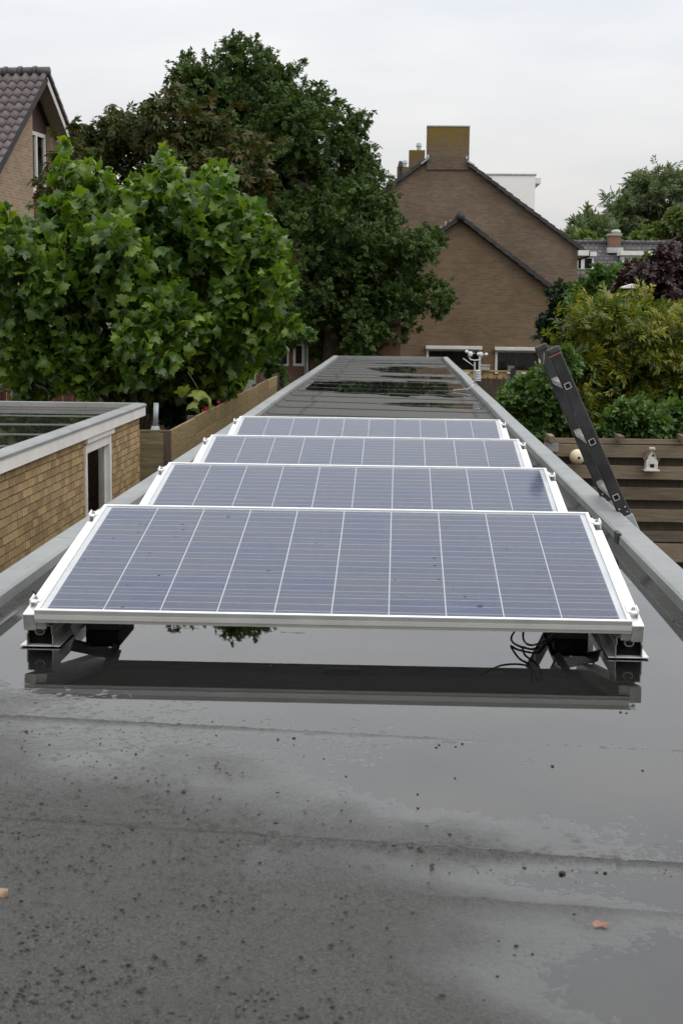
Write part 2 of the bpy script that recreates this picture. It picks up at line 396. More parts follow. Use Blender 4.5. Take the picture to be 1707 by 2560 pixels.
class MB:
    def __init__(s): s.v = []; s.f = []; s.var = []
    def add(s, vs, fs, var=None):
        b = len(s.v); s.v += [tuple(v) for v in vs]
        for f in fs: s.f.append(tuple(i + b for i in f))
        s.var += [var if var is not None else 0.0] * len(fs)
        return s
    def box(s, x0, x1, y0, y1, z0, z1, var=None):
        return s.add([(x0, y0, z0), (x1, y0, z0), (x1, y1, z0), (x0, y1, z0), (x0, y0, z1), (x1, y0, z1), (x1, y1, z1), (x0, y1, z1)],
                     [(0, 3, 2, 1), (4, 5, 6, 7), (0, 1, 5, 4), (1, 2, 6, 5), (2, 3, 7, 6), (3, 0, 4, 7)], var)
    def obox(s, c, ax, ay, az, hx, hy, hz):
        c = Vector(c); ax = Vector(ax) * hx; ay = Vector(ay) * hy; az = Vector(az) * hz
        vs = [c + sx * ax + sy * ay + sz * az for sz in (-1, 1) for sx, sy in ((-1, -1), (1, -1), (1, 1), (-1, 1))]
        return s.add(vs, [(0, 3, 2, 1), (4, 5, 6, 7), (0, 1, 5, 4), (1, 2, 6, 5), (2, 3, 7, 6), (3, 0, 4, 7)])
    def bar(s, a, b, w, h, upv=(0, 0, 1)):
        a = Vector(a); b = Vector(b); d = (b - a); L = d.length; d.normalize()
        u = Vector(upv); sd = d.cross(u)
        if sd.length < 1e-4: sd = d.cross(Vector((1, 0, 0)))
        sd.normalize(); u2 = sd.cross(d)
        return s.obox((a + b) / 2, d, sd, u2, L / 2, w / 2, h / 2)
    def tube(s, pts, rad, n=8, cap=True):
        pts = [Vector(p) for p in pts]
        if not isinstance(rad, (list, tuple)): rad = [rad] * len(pts)
        vs = []; fs = []
        prev = None
        for i, p in enumerate(pts):
            d = (pts[min(i + 1, len(pts) - 1)] - pts[max(i - 1, 0)]).normalized()
            if prev is None:
                a = d.cross(Vector((0, 0, 1)))
                if a.length < 1e-3: a = d.cross(Vector((1, 0, 0)))
            else:
                a = prev - d * prev.dot(d)
            a.normalize(); prev = a; b = d.cross(a)
            for k in range(n):
                t = 2 * math.pi * k / n
                vs.append(p + (a * math.cos(t) + b * math.sin(t)) * rad[i])
        for i in range(len(pts) - 1):
            for k in range(n):
                fs.append((i * n + k, i * n + (k + 1) % n, (i + 1) * n + (k + 1) % n, (i + 1) * n + k))
        if cap:
            fs.append(tuple(range(n - 1, -1, -1))); fs.append(tuple((len(pts) - 1) * n + k for k in range(n)))
        return s.add(vs, fs)
    def prism(s, poly, off):
        """poly: 3D points, extruded by the vector off"""
        off = Vector(off); n = len(poly); p = [Vector(q) for q in poly]
        vs = p + [q + off for q in p]
        return s.add(vs, [tuple(range(n - 1, -1, -1)), tuple(range(n, 2 * n))] + [(i, (i + 1) % n, n + (i + 1) % n, n + i) for i in range(n)])
    def lathe(s, c, prof, n=16, axis='z'):
        vs = []; fs = []; c = Vector(c)
        for r, z in prof:
            for k in range(n):
                t = 2 * math.pi * k / n
                q = (r * math.cos(t), r * math.sin(t), z)
                if axis == 'y': q = (q[0], q[2], q[1])
                if axis == 'x': q = (q[2], q[0], q[1])
                vs.append(c + Vector(q))
        for i in range(len(prof) - 1):
            for k in range(n):
                fs.append((i * n + k, i * n + (k + 1) % n, (i + 1) * n + (k + 1) % n, (i + 1) * n + k))
        return s.add(vs, fs)
    def build(s, name, m, parent=None, smooth=False, bevel=0.0, local=False, label=None, cat=None, group=None, kind=None, origin=None):
        off = Vector((0, 0, 0))
        if not local:
            p = parent
            while p is not None: off += p.location; p = p.parent
        vs = s.v
        loc = Vector((0, 0, 0))
        if origin is not None: loc = Vector(origin) - off; off = Vector(origin)
        if off.length > 0: vs = [(v[0] - off.x, v[1] - off.y, v[2] - off.z) for v in vs]
        me = bpy.data.meshes.new(name)
        me.from_pydata(vs, [], s.f)
        if any(s.var):
            a = me.attributes.new('var', 'FLOAT', 'FACE'); a.data.foreach_set('value', s.var)
        me.materials.append(MATS[m] if isinstance(m, str) else m)
        if smooth: me.polygons.foreach_set('use_smooth', [True] * len(me.polygons))
        me.update()
        o = bpy.data.objects.new(name, me); o.location = loc
        link(o, parent)
        if bevel:
            b = o.modifiers.new('bevel', 'BEVEL'); b.width = bevel; b.segments = 2; b.limit_method = 'ANGLE'
        props(o, label, cat, group, kind)
        return o

def copy_tree(o, parent=None):
    c = o.copy(); link(c, parent)
    for ch in list(o.children): copy_tree(ch, c)
    return c

def mesh_np(name, V, Fc, mat_, parent=None, var=None, vattr=None, smooth=False, kind=None, origin=(0, 0, 0)):
    """V (n,3) array, Fc (m,k) array of equal-size faces"""
    me = bpy.data.meshes.new(name)
    n = len(V); m, k = Fc.shape
    V = V - np.array(origin)[None, :]
    me.vertices.add(n); me.vertices.foreach_set('co', V.astype(np.float32).ravel())
    me.loops.add(m * k); me.loops.foreach_set('vertex_index', Fc.astype(np.int32).ravel())
    me.polygons.add(m); me.polygons.foreach_set('loop_start', np.arange(0, m * k, k, dtype=np.int32))
    if smooth: me.polygons.foreach_set('use_smooth', np.ones(m, dtype=bool))
    me.update(calc_edges=True)
    if var is not None:
        a = me.attributes.new('var', 'FLOAT', 'FACE'); a.data.foreach_set('value', var.astype(np.float32))
    for nm, arr in (vattr or {}).items():
        a = me.attributes.new(nm, 'FLOAT', 'POINT'); a.data.foreach_set('value', arr.astype(np.float32).ravel())
    me.materials.append(MATS[mat_])
    o = bpy.data.objects.new(name, me); o.location = origin
    if parent is not None:
        off = Vector((0, 0, 0)); p = parent
        while p is not None: off += p.location; p = p.parent
        o.location = Vector(origin) - off
    link(o, parent)
    props(o, kind=kind)
    return o
# ================================================================== SETTING
# ground sheet to the horizon
_g = MB(); _g.add([(-1500, -300, GROUND), (1500, -300, GROUND), (1500, 2500, GROUND), (-1500, 2500, GROUND)], [(0, 1, 2, 3)])
_g.build('ground', 'soil', kind='structure')

# ---------------- the flat roof we stand on
XL, XLI, XRI, XR = -1.32, -1.225, 0.908, 1.01
ROOF_END = 29.9
SEAMS = [2.285, 2.50, 3.19, 4.215] + [5.2 + 1.0 * k for k in range(25)]
def skew(y):
    return -0.10 - 0.17 * sstep(8, 16, y)
# far puddles: centre x, centre y, half width, half depth
PUDDLES = [(0.50, 15.3, 0.75, 0.5), (0.10, 18.7, 1.45, 2.0), (0.45, 21.9, 0.85, 0.5), (0.45, 24.6, 0.95, 1.6), (0.1, 28.2, 1.1, 0.8)]
def roof_height(X, y):
    """height in metres of the felt over the water level, before grain"""
    d = (3.02 - y) / 0.55 + 1.15 * (-X - 0.20)
    d = d - 1.15 * np.exp(-((X - 0.38) / 0.36) ** 2 - ((y - 2.385) / 0.075) ** 2)
    d = d - 2.2 * np.exp(-((X - 0.36) / 0.27) ** 2 - ((y - 2.0) / 0.20) ** 2)
    d = d - 0.9 * np.exp(-((X - 0.30) / 0.45) ** 2 - ((y - 2.86) / 0.16) ** 2)
    d = d + (fbm(X * 3.1, y * 3.1, 3) - 0.5) * 1.1 + (fbm(X * 9, y * 9, 5) - 0.5) * 0.7
    d = d + 0.8 * np.exp(-((X - 0.72) / 0.10) ** 2 - ((y - 3.15) / 0.16) ** 2) * 1.5
    near = np.clip(d, -1.3, 1.5) * 0.0020
    # under the racks: standing water, dry again behind the second row
    mid = -0.0035 + 0.0075 * sstep(6.0, 7.2, y + 0.5 * X) + (fbm(X * 2, y * 2, 9) - 0.5) * 0.002
    h = near * (1 - sstep(3.45, 3.75, y)) + mid * sstep(3.45, 3.75, y)
    # low left verge near the first rack stays out of the water
    h = h + 0.006 * sstep(-1.02, -1.16, X) * sstep(3.9, 4.6, y) * (1 - sstep(6, 7, y))
    # far part
    far = 0.0045 + (fbm(X * 1.6, y * 0.9, 21) - 0.5) * 0.003
    for cx, cy_, rx, ry in PUDDLES:
        e = ((X - cx) / rx) ** 2 + ((y - cy_) / ry) ** 2 + (fbm(X * 3, y * 2.5, 31) - 0.5) * 1.3
        far = far - 0.0085 * (1 - sstep(0.35, 1.5, e))
    h = h * (1 - sstep(9, 12, y)) + far * sstep(9, 12, y)
    return h
def build_roof():
    xs = np.concatenate([[XLI - 0.004, XLI + 0.012], np.arange(-1.20, 0.885, 0.005), [XRI - 0.022, XRI + 0.003]])
    ys = list(np.arange(-3, 1.7, 0.15)) + list(np.arange(1.7, 4.5, 0.005)) + list(np.arange(4.5, 13, 0.05)) + list(np.arange(13, ROOF_END - 0.1, 0.05))
    for s in SEAMS:
        for e in (-0.05, 0.05, -0.025, 0.025, 0.009, 0.015, 0.018, -0.012, -0.006, -0.002, 0.002, 0.006, 0.012): ys.append(s + e)
    ys = np.array(sorted(set(np.round(ys, 4))))
    # far rows need fewer columns
    def sheet(xs, ys):
        Xg, Yg = np.meshgrid(xs, ys)
        h = roof_height(Xg, Yg)
        seam = np.zeros_like(h)
        for s in SEAMS:
            dy = Yg - s
            wdt = 0.03 if s < 4.6 else 0.05
            amp = 0.0024 if s < 4.6 else 0.003
            if s < 2.4: amp = 0.0012
            if abs(s - 2.5) < 0.01: amp = 0.0028
            if abs(s - 4.215) < 0.01: amp = 0.0042
            if s > 9: amp = 0.0
            mod = 0.55 + 0.9 * fbm(Xg * 4 + s * 7, Yg * 0, 40)
            h = h + amp * mod * np.exp(-(np.minimum(dy, 0) / wdt) ** 2) * (dy < 0.001) * (1.0 if s != 4.215 else sstep(-0.15, -0.3, Xg) * sstep(-0.9, -0.8, Xg))
            if s > 9: h = h + 0.0042 * np.exp(-(np.maximum(dy, 0) / 0.16) ** 2) * (dy >= -0.001)
            w2 = 0.0045 if s < 4.6 else 0.05  # farther seams: wide dark band, the step's shade and dirt put into colour
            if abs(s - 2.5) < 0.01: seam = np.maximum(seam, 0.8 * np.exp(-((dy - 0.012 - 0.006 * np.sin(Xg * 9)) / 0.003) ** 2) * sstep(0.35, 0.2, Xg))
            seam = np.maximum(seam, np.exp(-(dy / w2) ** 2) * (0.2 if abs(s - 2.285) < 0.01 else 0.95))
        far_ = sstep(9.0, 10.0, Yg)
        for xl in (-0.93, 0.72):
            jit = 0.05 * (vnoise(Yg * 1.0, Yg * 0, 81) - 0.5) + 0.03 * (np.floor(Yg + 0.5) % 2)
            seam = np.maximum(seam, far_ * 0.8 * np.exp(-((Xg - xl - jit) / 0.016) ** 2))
        mean = h.copy()
        near = (Yg < 4.6) & (Yg > 1.5)
        gr = (vnoise(Xg / 0.011, Yg / 0.011, 51) - 0.5) * 0.0010 + (vnoise(Xg / 0.021, Yg / 0.021, 52) - 0.5) * 0.0012 + (fbm(Xg / 0.06, Yg / 0.06, 53) - 0.5) * 0.0010
        lumps = np.maximum(vnoise(Xg / 0.013, Yg / 0.013, 57) - 0.70, 0) * 0.014
        cover = sstep(0.40, 0.58, fbm(Xg * 4, Yg * 4, 58) + 0.25 * sstep(-0.1, -0.7, Xg) * sstep(3.5, 3.2, Yg)) * sstep(3.55, 3.30, Yg + 0.12 * (Xg + 0.6))
        coarse = vnoise(Xg / 0.0095, Yg / 0.0105, 61) * 0.0040 + vnoise(Xg / 0.02, Yg / 0.024, 62) * 0.0030
        coarse = coarse * sstep(0.0006, 0.0022, mean) * (0.35 + 0.9 * sstep(0.38, 0.62, fbm(Xg * 3.5, Yg * 3.5, 63)))
        h = h + np.where(near, coarse, 0) + np.where(near, (gr * (1.0 - 0.55 * sstep(-0.0006, 0.0004, mean)) + lumps * cover + (vnoise(Xg / 0.0065, Yg / 0.0065, 59) - 0.5) * 0.0010) * (0.6 + 0.6 * sstep(-0.0008, 0.0012, mean)), gr * 0.6)
        wet = 1 - 0.50 * sstep(0.0003, 0.0032, mean)
        wet = wet - 0.45 * sstep(5.5, 8.0, Yg) * sstep(0.0005, 0.0035, mean) * (0.6 + 0.8 * fbm(Xg * 1.5, Yg * 1.2, 66))
        # the felt turned up against the edges
        up = np.maximum(sstep(XLI + 0.03, XLI - 0.002, Xg), sstep(XRI - 0.03, XRI + 0.001, Xg)) * 0.036
        up = np.maximum(up, sstep(ROOF_END - 0.16, ROOF_END - 0.1, Yg) * 0.036)
        h = np.where(up > 0.0005, np.maximum(h, up), h)
        wet = np.where(up > 0.004, 0.15, wet)
        P = np.stack([Xg, Yg + skew(Yg) * Xg * sstep(ROOF_END, ROOF_END - 1.5, Yg), h], -1).reshape(-1, 3)
        ny, nx = Xg.shape
        idx = np.arange(ny * nx).reshape(ny, nx)
        Fc = np.stack([idx[:-1, :-1], idx[:-1, 1:], idx[1:, 1:], idx[1:, :-1]], -1).reshape(-1, 4)
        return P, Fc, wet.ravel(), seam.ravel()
    near_rows = ys[ys <= 4.60]; far_rows = ys[ys >= near_rows[-1]]
    xf = np.concatenate([xs[:2], np.arange(-1.19, 0.885, 0.016), xs[-2:]])
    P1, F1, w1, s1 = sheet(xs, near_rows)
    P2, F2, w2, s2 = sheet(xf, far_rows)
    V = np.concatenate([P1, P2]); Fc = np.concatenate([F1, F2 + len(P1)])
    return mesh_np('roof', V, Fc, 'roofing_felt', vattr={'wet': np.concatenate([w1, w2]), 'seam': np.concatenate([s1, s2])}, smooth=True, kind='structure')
roof = build_roof()
_w = MB(); _w.add([(XLI + 0.004, 1.2, 0), (XRI - 0.004, 1.2, 0), (XRI - 0.004, ROOF_END - 0.12, 0), (XLI + 0.004, ROOF_END - 0.12, 0)], [(0, 1, 2, 3)])
_w.build('water', 'rain_water', kind='structure')

# the long low building under the roof
shed = empty('long_shed', (-0.15, 13.4, GROUND), 'long narrow brick shed carrying the wet flat roof', 'shed')
_b = MB()
_b.box(XL + 0.045, XL + 0.15, -3, ROOF_END - 0.04, GROUND, -0.03)
_b.box(XR - 0.15, XR - 0.045, -3, ROOF_END - 0.04, GROUND, -0.03)
_b.box(XL + 0.15, XR - 0.15, ROOF_END - 0.15, ROOF_END - 0.04, GROUND, -0.03)
_b.build('wall', 'brick_shed', shed)
_b = MB(); _b.box(XL + 0.15, XR - 0.15, -3, ROOF_END - 0.15, -0.16, -0.03); _b.build('deck', 'wood_dark', shed)
# metal edge trim in lengths, each a little out of line
def trim_piece(xo, xi, y0, y1, z0, z1, wob0, wob1, parent):
    s = 1 if xo > xi else -1
    m = MB()
    prof = [(xo, -0.035), (xo, 0.070), (xo - s * 0.012, 0.0725), (xi + s * 0.010, 0.068), (xi, 0.062), (xi - s * 0.004, 0.026), (xi + s * 0.004, 0.026), (xi + s * 0.006, 0.05), (xo - s * 0.006, 0.05), (xo - s * 0.006, -0.035)]
    n = len(prof)
    vs = [(x + wob0, y0, z + z0) for x, z in prof] + [(x + wob1, y1, z + z1) for x, z in prof]
    m.add(vs, [tuple(range(n)), tuple(range(2 * n - 1, n - 1, -1))] + [(i, n + i, n + (i + 1) % n, (i + 1) % n) for i in range(n)])
    return m.build('edge_trim', 'trim_grey', parent)
def wob(y, s):
    return (float(vnoise(np.array([y * 0.33 + s]), np.array([0.5]), 77)[0]) - 0.5)
for side, (xo, xi) in enumerate(((XL, XLI), (XR, XRI))):
    y = -3.0 + 0.7 * side
    while y < ROOF_END - 0.01:
        y1 = min(y + 2.13, ROOF_END)
        k = 3
        for j in range(k):
            a = y + (y1 - y) * j / k; b = y + (y1 - y) * (j + 1) / k
        trim_piece(xo, xi, y + 0.003, y1 - 0.003, 0.006 * wob(y, 9 + side), 0.006 * wob(y1, 9 + side), 0.022 * wob(y, side * 40), 0.022 * wob(y1, side * 40), roof)
        y = y1
_m = MB(); _m.box(XLI, XRI, ROOF_END - 0.11, ROOF_END, -0.035, 0.066); _m.build('edge_trim', 'trim_grey', roof)

# ---------------- neighbouring garage on the left
GX, GY1, GTOP = -2.60, 14.53, 0.018
gar = empty('brick_garage', (GX - 1.5, 10.5, GROUND), 'low yellow brick garage with white fascia and flat puddled roof', 'garage')
WY0, WY1 = 11.95, 13.03       # window opening
_m = MB()
_m.box(GX - 0.10, GX - 0.012, 3.0, WY0, GROUND, -0.02); _m.box(GX - 0.10, GX - 0.012, WY1, GY1 - 0.012, GROUND, -0.02)
_m.box(GX - 0.10, GX - 0.012, WY0, WY1, -0.14, -0.02); _m.box(GX - 0.10, GX - 0.012, WY0, WY1, GROUND, -1.45)
_m.box(GX - 4.4, GX - 0.10, GY1 - 0.12, GY1 - 0.012, GROUND, -0.02)
_m.build('wall', 'mortar', gar)
def build_bricks():
    L, Hh, j = 0.122, 0.050, 0.0115
    protos = []
    def brick_mesh(l):
        m = MB(); m.box(-0.045, 0.0, 0, l, 0, Hh)
        me = bpy.data.meshes.new('brick'); me.from_pydata(m.v, [], m.f); me.materials.append(MATS['brick_tan']); me.update()
        return me
    full = brick_mesh(L); half = brick_mesh(0.061); q3 = brick_mesh(0.155)
    pieces = []
    row = 0; z = -0.128 - Hh
    while z > GROUND + 0.03:
        for a, b in ((3.2, WY0 - 0.004), (WY1 + 0.004, GY1)):
            y = b
            first = True
            while y > a + 0.1:
                if first and row % 2: l, me = 0.061, half
                elif random.random() < 0.14: l, me = 0.155, q3
                else: l, me = L, full
                if y - l < a: break
                pieces.append((y - l, z, l, me)); y -= l + j; first = False
        z -= Hh + j; row += 1
    # nearest visible first: the camera sees what lies above the line to its own roof edge
    def seen(p):
        y, z = p[0] + p[2] / 2, p[1]
        t = (XL - 0) / GX
        zc = CAM_H + (z - CAM_H) * t
        return zc > 0.06 and y > 8.7
    vis = [p for p in pieces if seen(p)]
    rest = [p for p in pieces if not seen(p)]
    vis.sort(key=lambda p: p[0])
    one, more = vis[:300], vis[300:] + [p for p in rest if p[1] > -1.8 and p[0] > 7.5]
    base = gar.location
    for y, z, l, me in one:
        o = bpy.data.objects.new('brick', me); o.location = Vector((GX + random.uniform(-0.002, 0.002), y, z)) - base
        link(o, gar)
    m = MB()
    for y, z, l, me in more:
        m.box(GX - 0.045, GX + random.uniform(-0.002, 0.002), y, y + l, z, z + Hh, var=random.random())
    m.build('bricks', 'brick_tan', gar, kind='stuff')
build_bricks()
_m = MB(); _m.box(GX - 0.02, GX + 0.052, 3.0, GY1 + 0.06, -0.105, 0.0); _m.build('fascia', 'white_paint', gar)
_m = MB(); _m.box(GX - 4.5, GX - 0.02, GY1 + 0.012, GY1 + 0.06, -0.105, 0.0); _m.build('fascia', 'white_paint', gar)
_m = MB(); _m.prism([(GX - 0.055, 3.0, 0.004), (GX + 0.062, 3.0, -0.012), (GX + 0.062, 3.0, GTOP - 0.012), (GX + 0.04, 3.0, GTOP), (GX - 0.045, 3.0, GTOP + 0.005), (GX - 0.055, 3.0, GTOP - 0.03)], (0, GY1 + 0.07 - 3.0, 0)); _m.build('edge_trim', 'trim_grey', gar)
_m = MB(); _m.box(GX - 4.5, GX - 0.056, GY1 - 0.05, GY1 + 0.07, -0.02, GTOP + 0.003); _m.build('edge_trim', 'trim_grey', gar)
# its roof, with shallow puddles
def garage_roof():
    xs = np.arange(GX - 4.4, GX - 0.05, 0.05); ys = np.arange(3.0, GY1 - 0.04, 0.04)
    Xg, Yg = np.meshgrid(xs, ys)
    band = np.sin(Yg * 6.2 + 0.25 * np.sin(Xg * 1.3)) * 0.5 + 0.5
    h = -0.038 + 0.011 * (band ** 7) - 0.005 + (fbm(Xg * 1.2, Yg * 2, 71) - 0.5) * 0.010 + 0.004 * sstep(GY1 - 1.2, GY1 - 0.1, Yg)
    wet = 0.5 * (1 - sstep(-0.036, -0.031, h)) + 0.2
    P = np.stack([Xg, Yg, h], -1).reshape(-1, 3); ny, nx = Xg.shape
    idx = np.arange(ny * nx).reshape(ny, nx)
    Fc = np.stack([idx[:-1, :-1], idx[:-1, 1:], idx[1:, 1:], idx[1:, :-1]], -1).reshape(-1, 4)
    mesh_np('roof_felt', P, Fc, 'roofing_felt', gar, vattr={'wet': wet, 'seam': wet * 0}, smooth=True)
    m = MB(); m.add([(GX - 4.4, 3, -0.0362), (GX - 0.056, 3, -0.0362), (GX - 0.056, GY1 - 0.05, -0.0362), (GX - 4.4, GY1 - 0.05, -0.0362)], [(0, 1, 2, 3)])
    m.build('puddle', 'rain_water', gar)
garage_roof()
# its window
win = MB(); t = 0.07
win.box(GX - 0.06, GX + 0.012, WY0, WY0 + 0.05, -1.45, -0.15); win.box(GX - 0.06, GX + 0.012, WY1 - 0.09, WY1, -1.45, -0.15)
win.box(GX - 0.06, GX + 0.010, WY0 + 0.05, WY1 - 0.09, -0.245, -0.15); win.box(GX - 0.05, GX + 0.004, WY0 + 0.05, WY1 - 0.09, -1.45, -1.38)
win.box(GX - 0.058, GX - 0.030, WY1 - 0.11, WY1 - 0.09, -1.38, -0.245)
wo = win.build('window', 'white_paint', gar)
_m = MB(); _m.box(GX - 0.06, GX + 0.034, WY0 - 0.03, WY1 + 0.04, -0.155, -0.106); _m.build('head_board', 'white_paint', wo)
_m = MB(); _m.box(GX - 0.045, GX - 0.040, WY0 + 0.05, WY1 - 0.09, -1.38, -0.245); _m.build('pane', 'window_glass', wo)
_m = MB(); _m.box(GX - 0.9, GX - 0.10, WY0 - 0.3, WY1 + 0.3, -1.6, -0.13); _m.build('dark_interior', 'dark_room', gar)
_m = MB()
for yy in (WY0 + 0.35, WY0 + 0.62): _m.box(GX - 0.085, GX - 0.065, yy, yy + 0.06, -1.38, -0.25)
_m.build('curtain', 'plastic_blue', wo)

# ---------------- fences on the left
def fence_posts_boards(): pass
fl = empty('garden_fence', (-2.5, 14.9, GROUND), 'short brown board fence closing the gap beside the yellow brick garage', 'fence')
FYA = 15.0
for k in range(18):
    zt = -0.315 - k * 0.1285
    if zt - 0.12 < GROUND: break
    m = MB(); o_ = random.uniform(-0.004, 0.004)
    m.box(-2.86, -2.425, FYA + o_, FYA + 0.028 + o_, zt - 0.1275, zt); m.build('board', 'wood_fence', fl, bevel=0.003)
m = MB(); m.box(-2.425, -2.36, FYA - 0.01, FYA + 0.07, GROUND, -0.302); m.build('post', 'wood_dark', fl)
m = MB(); m.box(-2.86, -2.36, FYA - 0.006, FYA + 0.05, -0.308, -0.290); m.build('cap_board', 'wood_fence', fl)
fl2 = empty('garden_fence', (-2.4, 21.5, GROUND), 'long golden brown board fence running away alongside the flat roof', 'fence')
for seg in range(7):
    y0 = 15.08 + seg * 1.92; y1 = y0 + 1.90
    for k in range(11):
        zt = -0.295 - k * 0.205 + 0.004 * (seg % 2)
        if zt - 0.2 < GROUND: break
        m = MB(); o_ = random.uniform(-0.004, 0.004); e0, e1 = random.uniform(-.006, .006), random.uniform(-.006, .006)
        m.prism([(-2.398 + o_, y0, zt - 0.199), (-2.398 + o_, y1, zt - 0.199), (-2.398 + o_, y1, zt + e1), (-2.398 + o_, y0, zt + e0)], (0.03, 0, 0)); m.build('board', 'wood_fence_long', fl2, bevel=0.003)
    m = MB(); m.box(-2.47, -2.40, y1 - 0.03, y1 + 0.04, GROUND, -0.275); m.build('post', 'wood_dark', fl2)
m = MB(); m.box(-2.41, -2.34, 28.54, 28.62, GROUND, -0.25); m.build('post', 'wood_dark', fl2)
fl3 = empty('garden_fence', (-6.5, 23.6, GROUND), 'reddish brown upright board fence half hidden behind the plane tree', 'fence')
for k in range(52):
    x = -10.6 + k * 0.155
    m = MB(); m.box(x, x + 0.142, 23.6 + 0.012 * (k % 2), 23.62 + 0.012 * (k % 2), GROUND, 0.02 + random.uniform(-.01, .01)); m.build('board', 'wood_red', fl3)
for x in (-10.4, -8.5, -6.6, -4.7, -3.0):
    m = MB(); m.box(x, x + 0.09, 23.52, 23.60, GROUND, 0.05); m.build('post', 'wood_red', fl3)
# garden lamp post seen under the plane tree
lamp_p = at(389, 1075, 17.0)
gl = empty('garden_standpipe', (lamp_p.x, 17.0, GROUND), 'pale galvanised standpipe with a collar beside the board fence corner', 'pipe')
m = MB(); m.tube([(lamp_p.x, 17.0, GROUND), (lamp_p.x, 17.0, lamp_p.z - 0.09)], 0.022, 10); m.build('lower_pipe', 'galvanised', gl, smooth=True)
m = MB(); m.tube([(lamp_p.x, 17.0, lamp_p.z + 0.02), (lamp_p.x + 0.012, 17.0, lamp_p.z + 0.32)], 0.03, 10); m.build('upper_pipe', 'galvanised', gl, smooth=True)
m = MB(); m.lathe((lamp_p.x, 17.0, lamp_p.z), [(0.0, -0.095), (0.03, -0.09), (0.033, -0.05), (0.062, -0.045), (0.064, 0.0), (0.05, 0.02), (0.046, 0.045), (0.0, 0.05)], 14); m.build('collar', 'galvanised', gl, smooth=True)
# ================================================================== SOLAR PANELS
PW, PD, TILT, ZB = 1.65, 0.99, 0.1694, 0.1259
PX0 = -0.998
REARS = (4.883, 6.2954, 7.7496, 9.1704)
CT, ST = math.cos(TILT), math.sin(TILT)
def tl(x, y, z):      # panel-plane coordinates -> local coordinates of the panel's empty
    return (x, y * CT - z * ST, ZB + y * ST + z * CT)
def tbox(m, x0, x1, y0, y1, z0, z1):
    m.add([tl(*p) for p in ((x0, y0, z0), (x1, y0, z0), (x1, y1, z0), (x0, y1, z0), (x0, y0, z1), (x1, y0, z1), (x1, y1, z1), (x0, y1, z1))],
          [(0, 3, 2, 1), (4, 5, 6, 7), (0, 1, 5, 4), (1, 2, 6, 5), (2, 3, 7, 6), (3, 0, 4, 7)])
    return m
PANEL_GROUP = 'solar panels in a line down the flat roof'
PANEL_LABELS = ['front solar panel with dark splashes, its low edge mirrored in the puddle',
                'second solar panel back, darkened at its upper corner by the ladder',
                'third solar panel from the puddle, between the second and the rearmost',
                'rearmost and smallest looking solar panel, next to the bare roof']
RACK_LABELS = ['aluminium mounting rack standing in water under the front solar panel',
               'aluminium mounting rack under the second solar panel from the puddle',
               'aluminium mounting rack under the third solar panel from the puddle',
               'aluminium mounting rack under the rearmost solar panel']
def make_panel():
    e = empty('solar_panel', (PX0, REARS[0] - PD * CT, 0), PANEL_LABELS[0], 'solar panel', PANEL_GROUP)
    lip, hgt = 0.0115, 0.038
    m = MB()          # four frame bars with a raised middle band on the outer faces
    tbox(m, 0, PW, 0, lip, -hgt, 0); tbox(m, 0, PW, PD - lip, PD, -hgt, 0)
    tbox(m, 0, lip, lip, PD - lip, -hgt, 0); tbox(m, PW - lip, PW, lip, PD - lip, -hgt, 0)
    f = m.build('frame', 'aluminium', e, local=True, bevel=0.0012)
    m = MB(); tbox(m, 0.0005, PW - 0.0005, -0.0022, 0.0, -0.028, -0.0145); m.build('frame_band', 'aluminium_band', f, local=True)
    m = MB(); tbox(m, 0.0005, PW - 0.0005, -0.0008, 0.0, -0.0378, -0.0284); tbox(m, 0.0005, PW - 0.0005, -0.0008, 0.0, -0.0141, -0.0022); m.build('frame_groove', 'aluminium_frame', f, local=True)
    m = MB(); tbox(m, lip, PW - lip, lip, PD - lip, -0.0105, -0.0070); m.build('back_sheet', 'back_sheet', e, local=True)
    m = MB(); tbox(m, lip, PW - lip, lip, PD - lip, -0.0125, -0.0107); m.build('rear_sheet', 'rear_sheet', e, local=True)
    # cells
    cs, gap = 0.156, 0.0032
    me = bpy.data.meshes.new('cell')
    c0, c1 = 0.0, cs; ch = 0.0009
    pts = [(c0 + ch, c0), (c1 - ch, c0), (c1, c0 + ch), (c1, c1 - ch), (c1 - ch, c1), (c0 + ch, c1), (c0, c1 - ch), (c0, c0 + ch)]
    me.from_pydata([(x, y, 0.0) for x, y in pts] + [(x, y, -0.0004) for x, y in pts], [], [tuple(range(8))] + [(i, 8 + i, 8 + (i + 1) % 8, (i + 1) % 8) for i in range(8)])
    uv = me.uv_layers.new(name='UVMap')
    for lp in me.loops:
        v = me.vertices[lp.vertex_index].co; uv.data[lp.index].uv = (v.x / cs, v.y / cs)
    me.materials.append(MATS['solar_cell']); me.update()
    mx = (PW - 10 * cs - 9 * gap) / 2; my = (PD - 6 * cs - 5 * gap) / 2
    for j in range(6):
        for i in range(10):
            o = bpy.data.objects.new('cell', me)
            o.location = tl(mx + i * (cs + gap), my + j * (cs + gap), -0.0062); o.rotation_euler = (TILT, 0, 0)
            link(o, e)
    m = MB(); m.add([tl(lip, lip, -0.0028), tl(PW - lip, lip, -0.0028), tl(PW - lip, PD - lip, -0.0028), tl(lip, PD - lip, -0.0028)], [(0, 1, 2, 3)])
    m.build('glass', 'panel_glass', e, local=True)
    m = MB(); tbox(m, PW / 2 - 0.06, PW / 2 + 0.06, PD - 0.16, PD - 0.05, -0.034, -0.0127); m.build('junction_box', 'rubber', e, local=True)
    return e
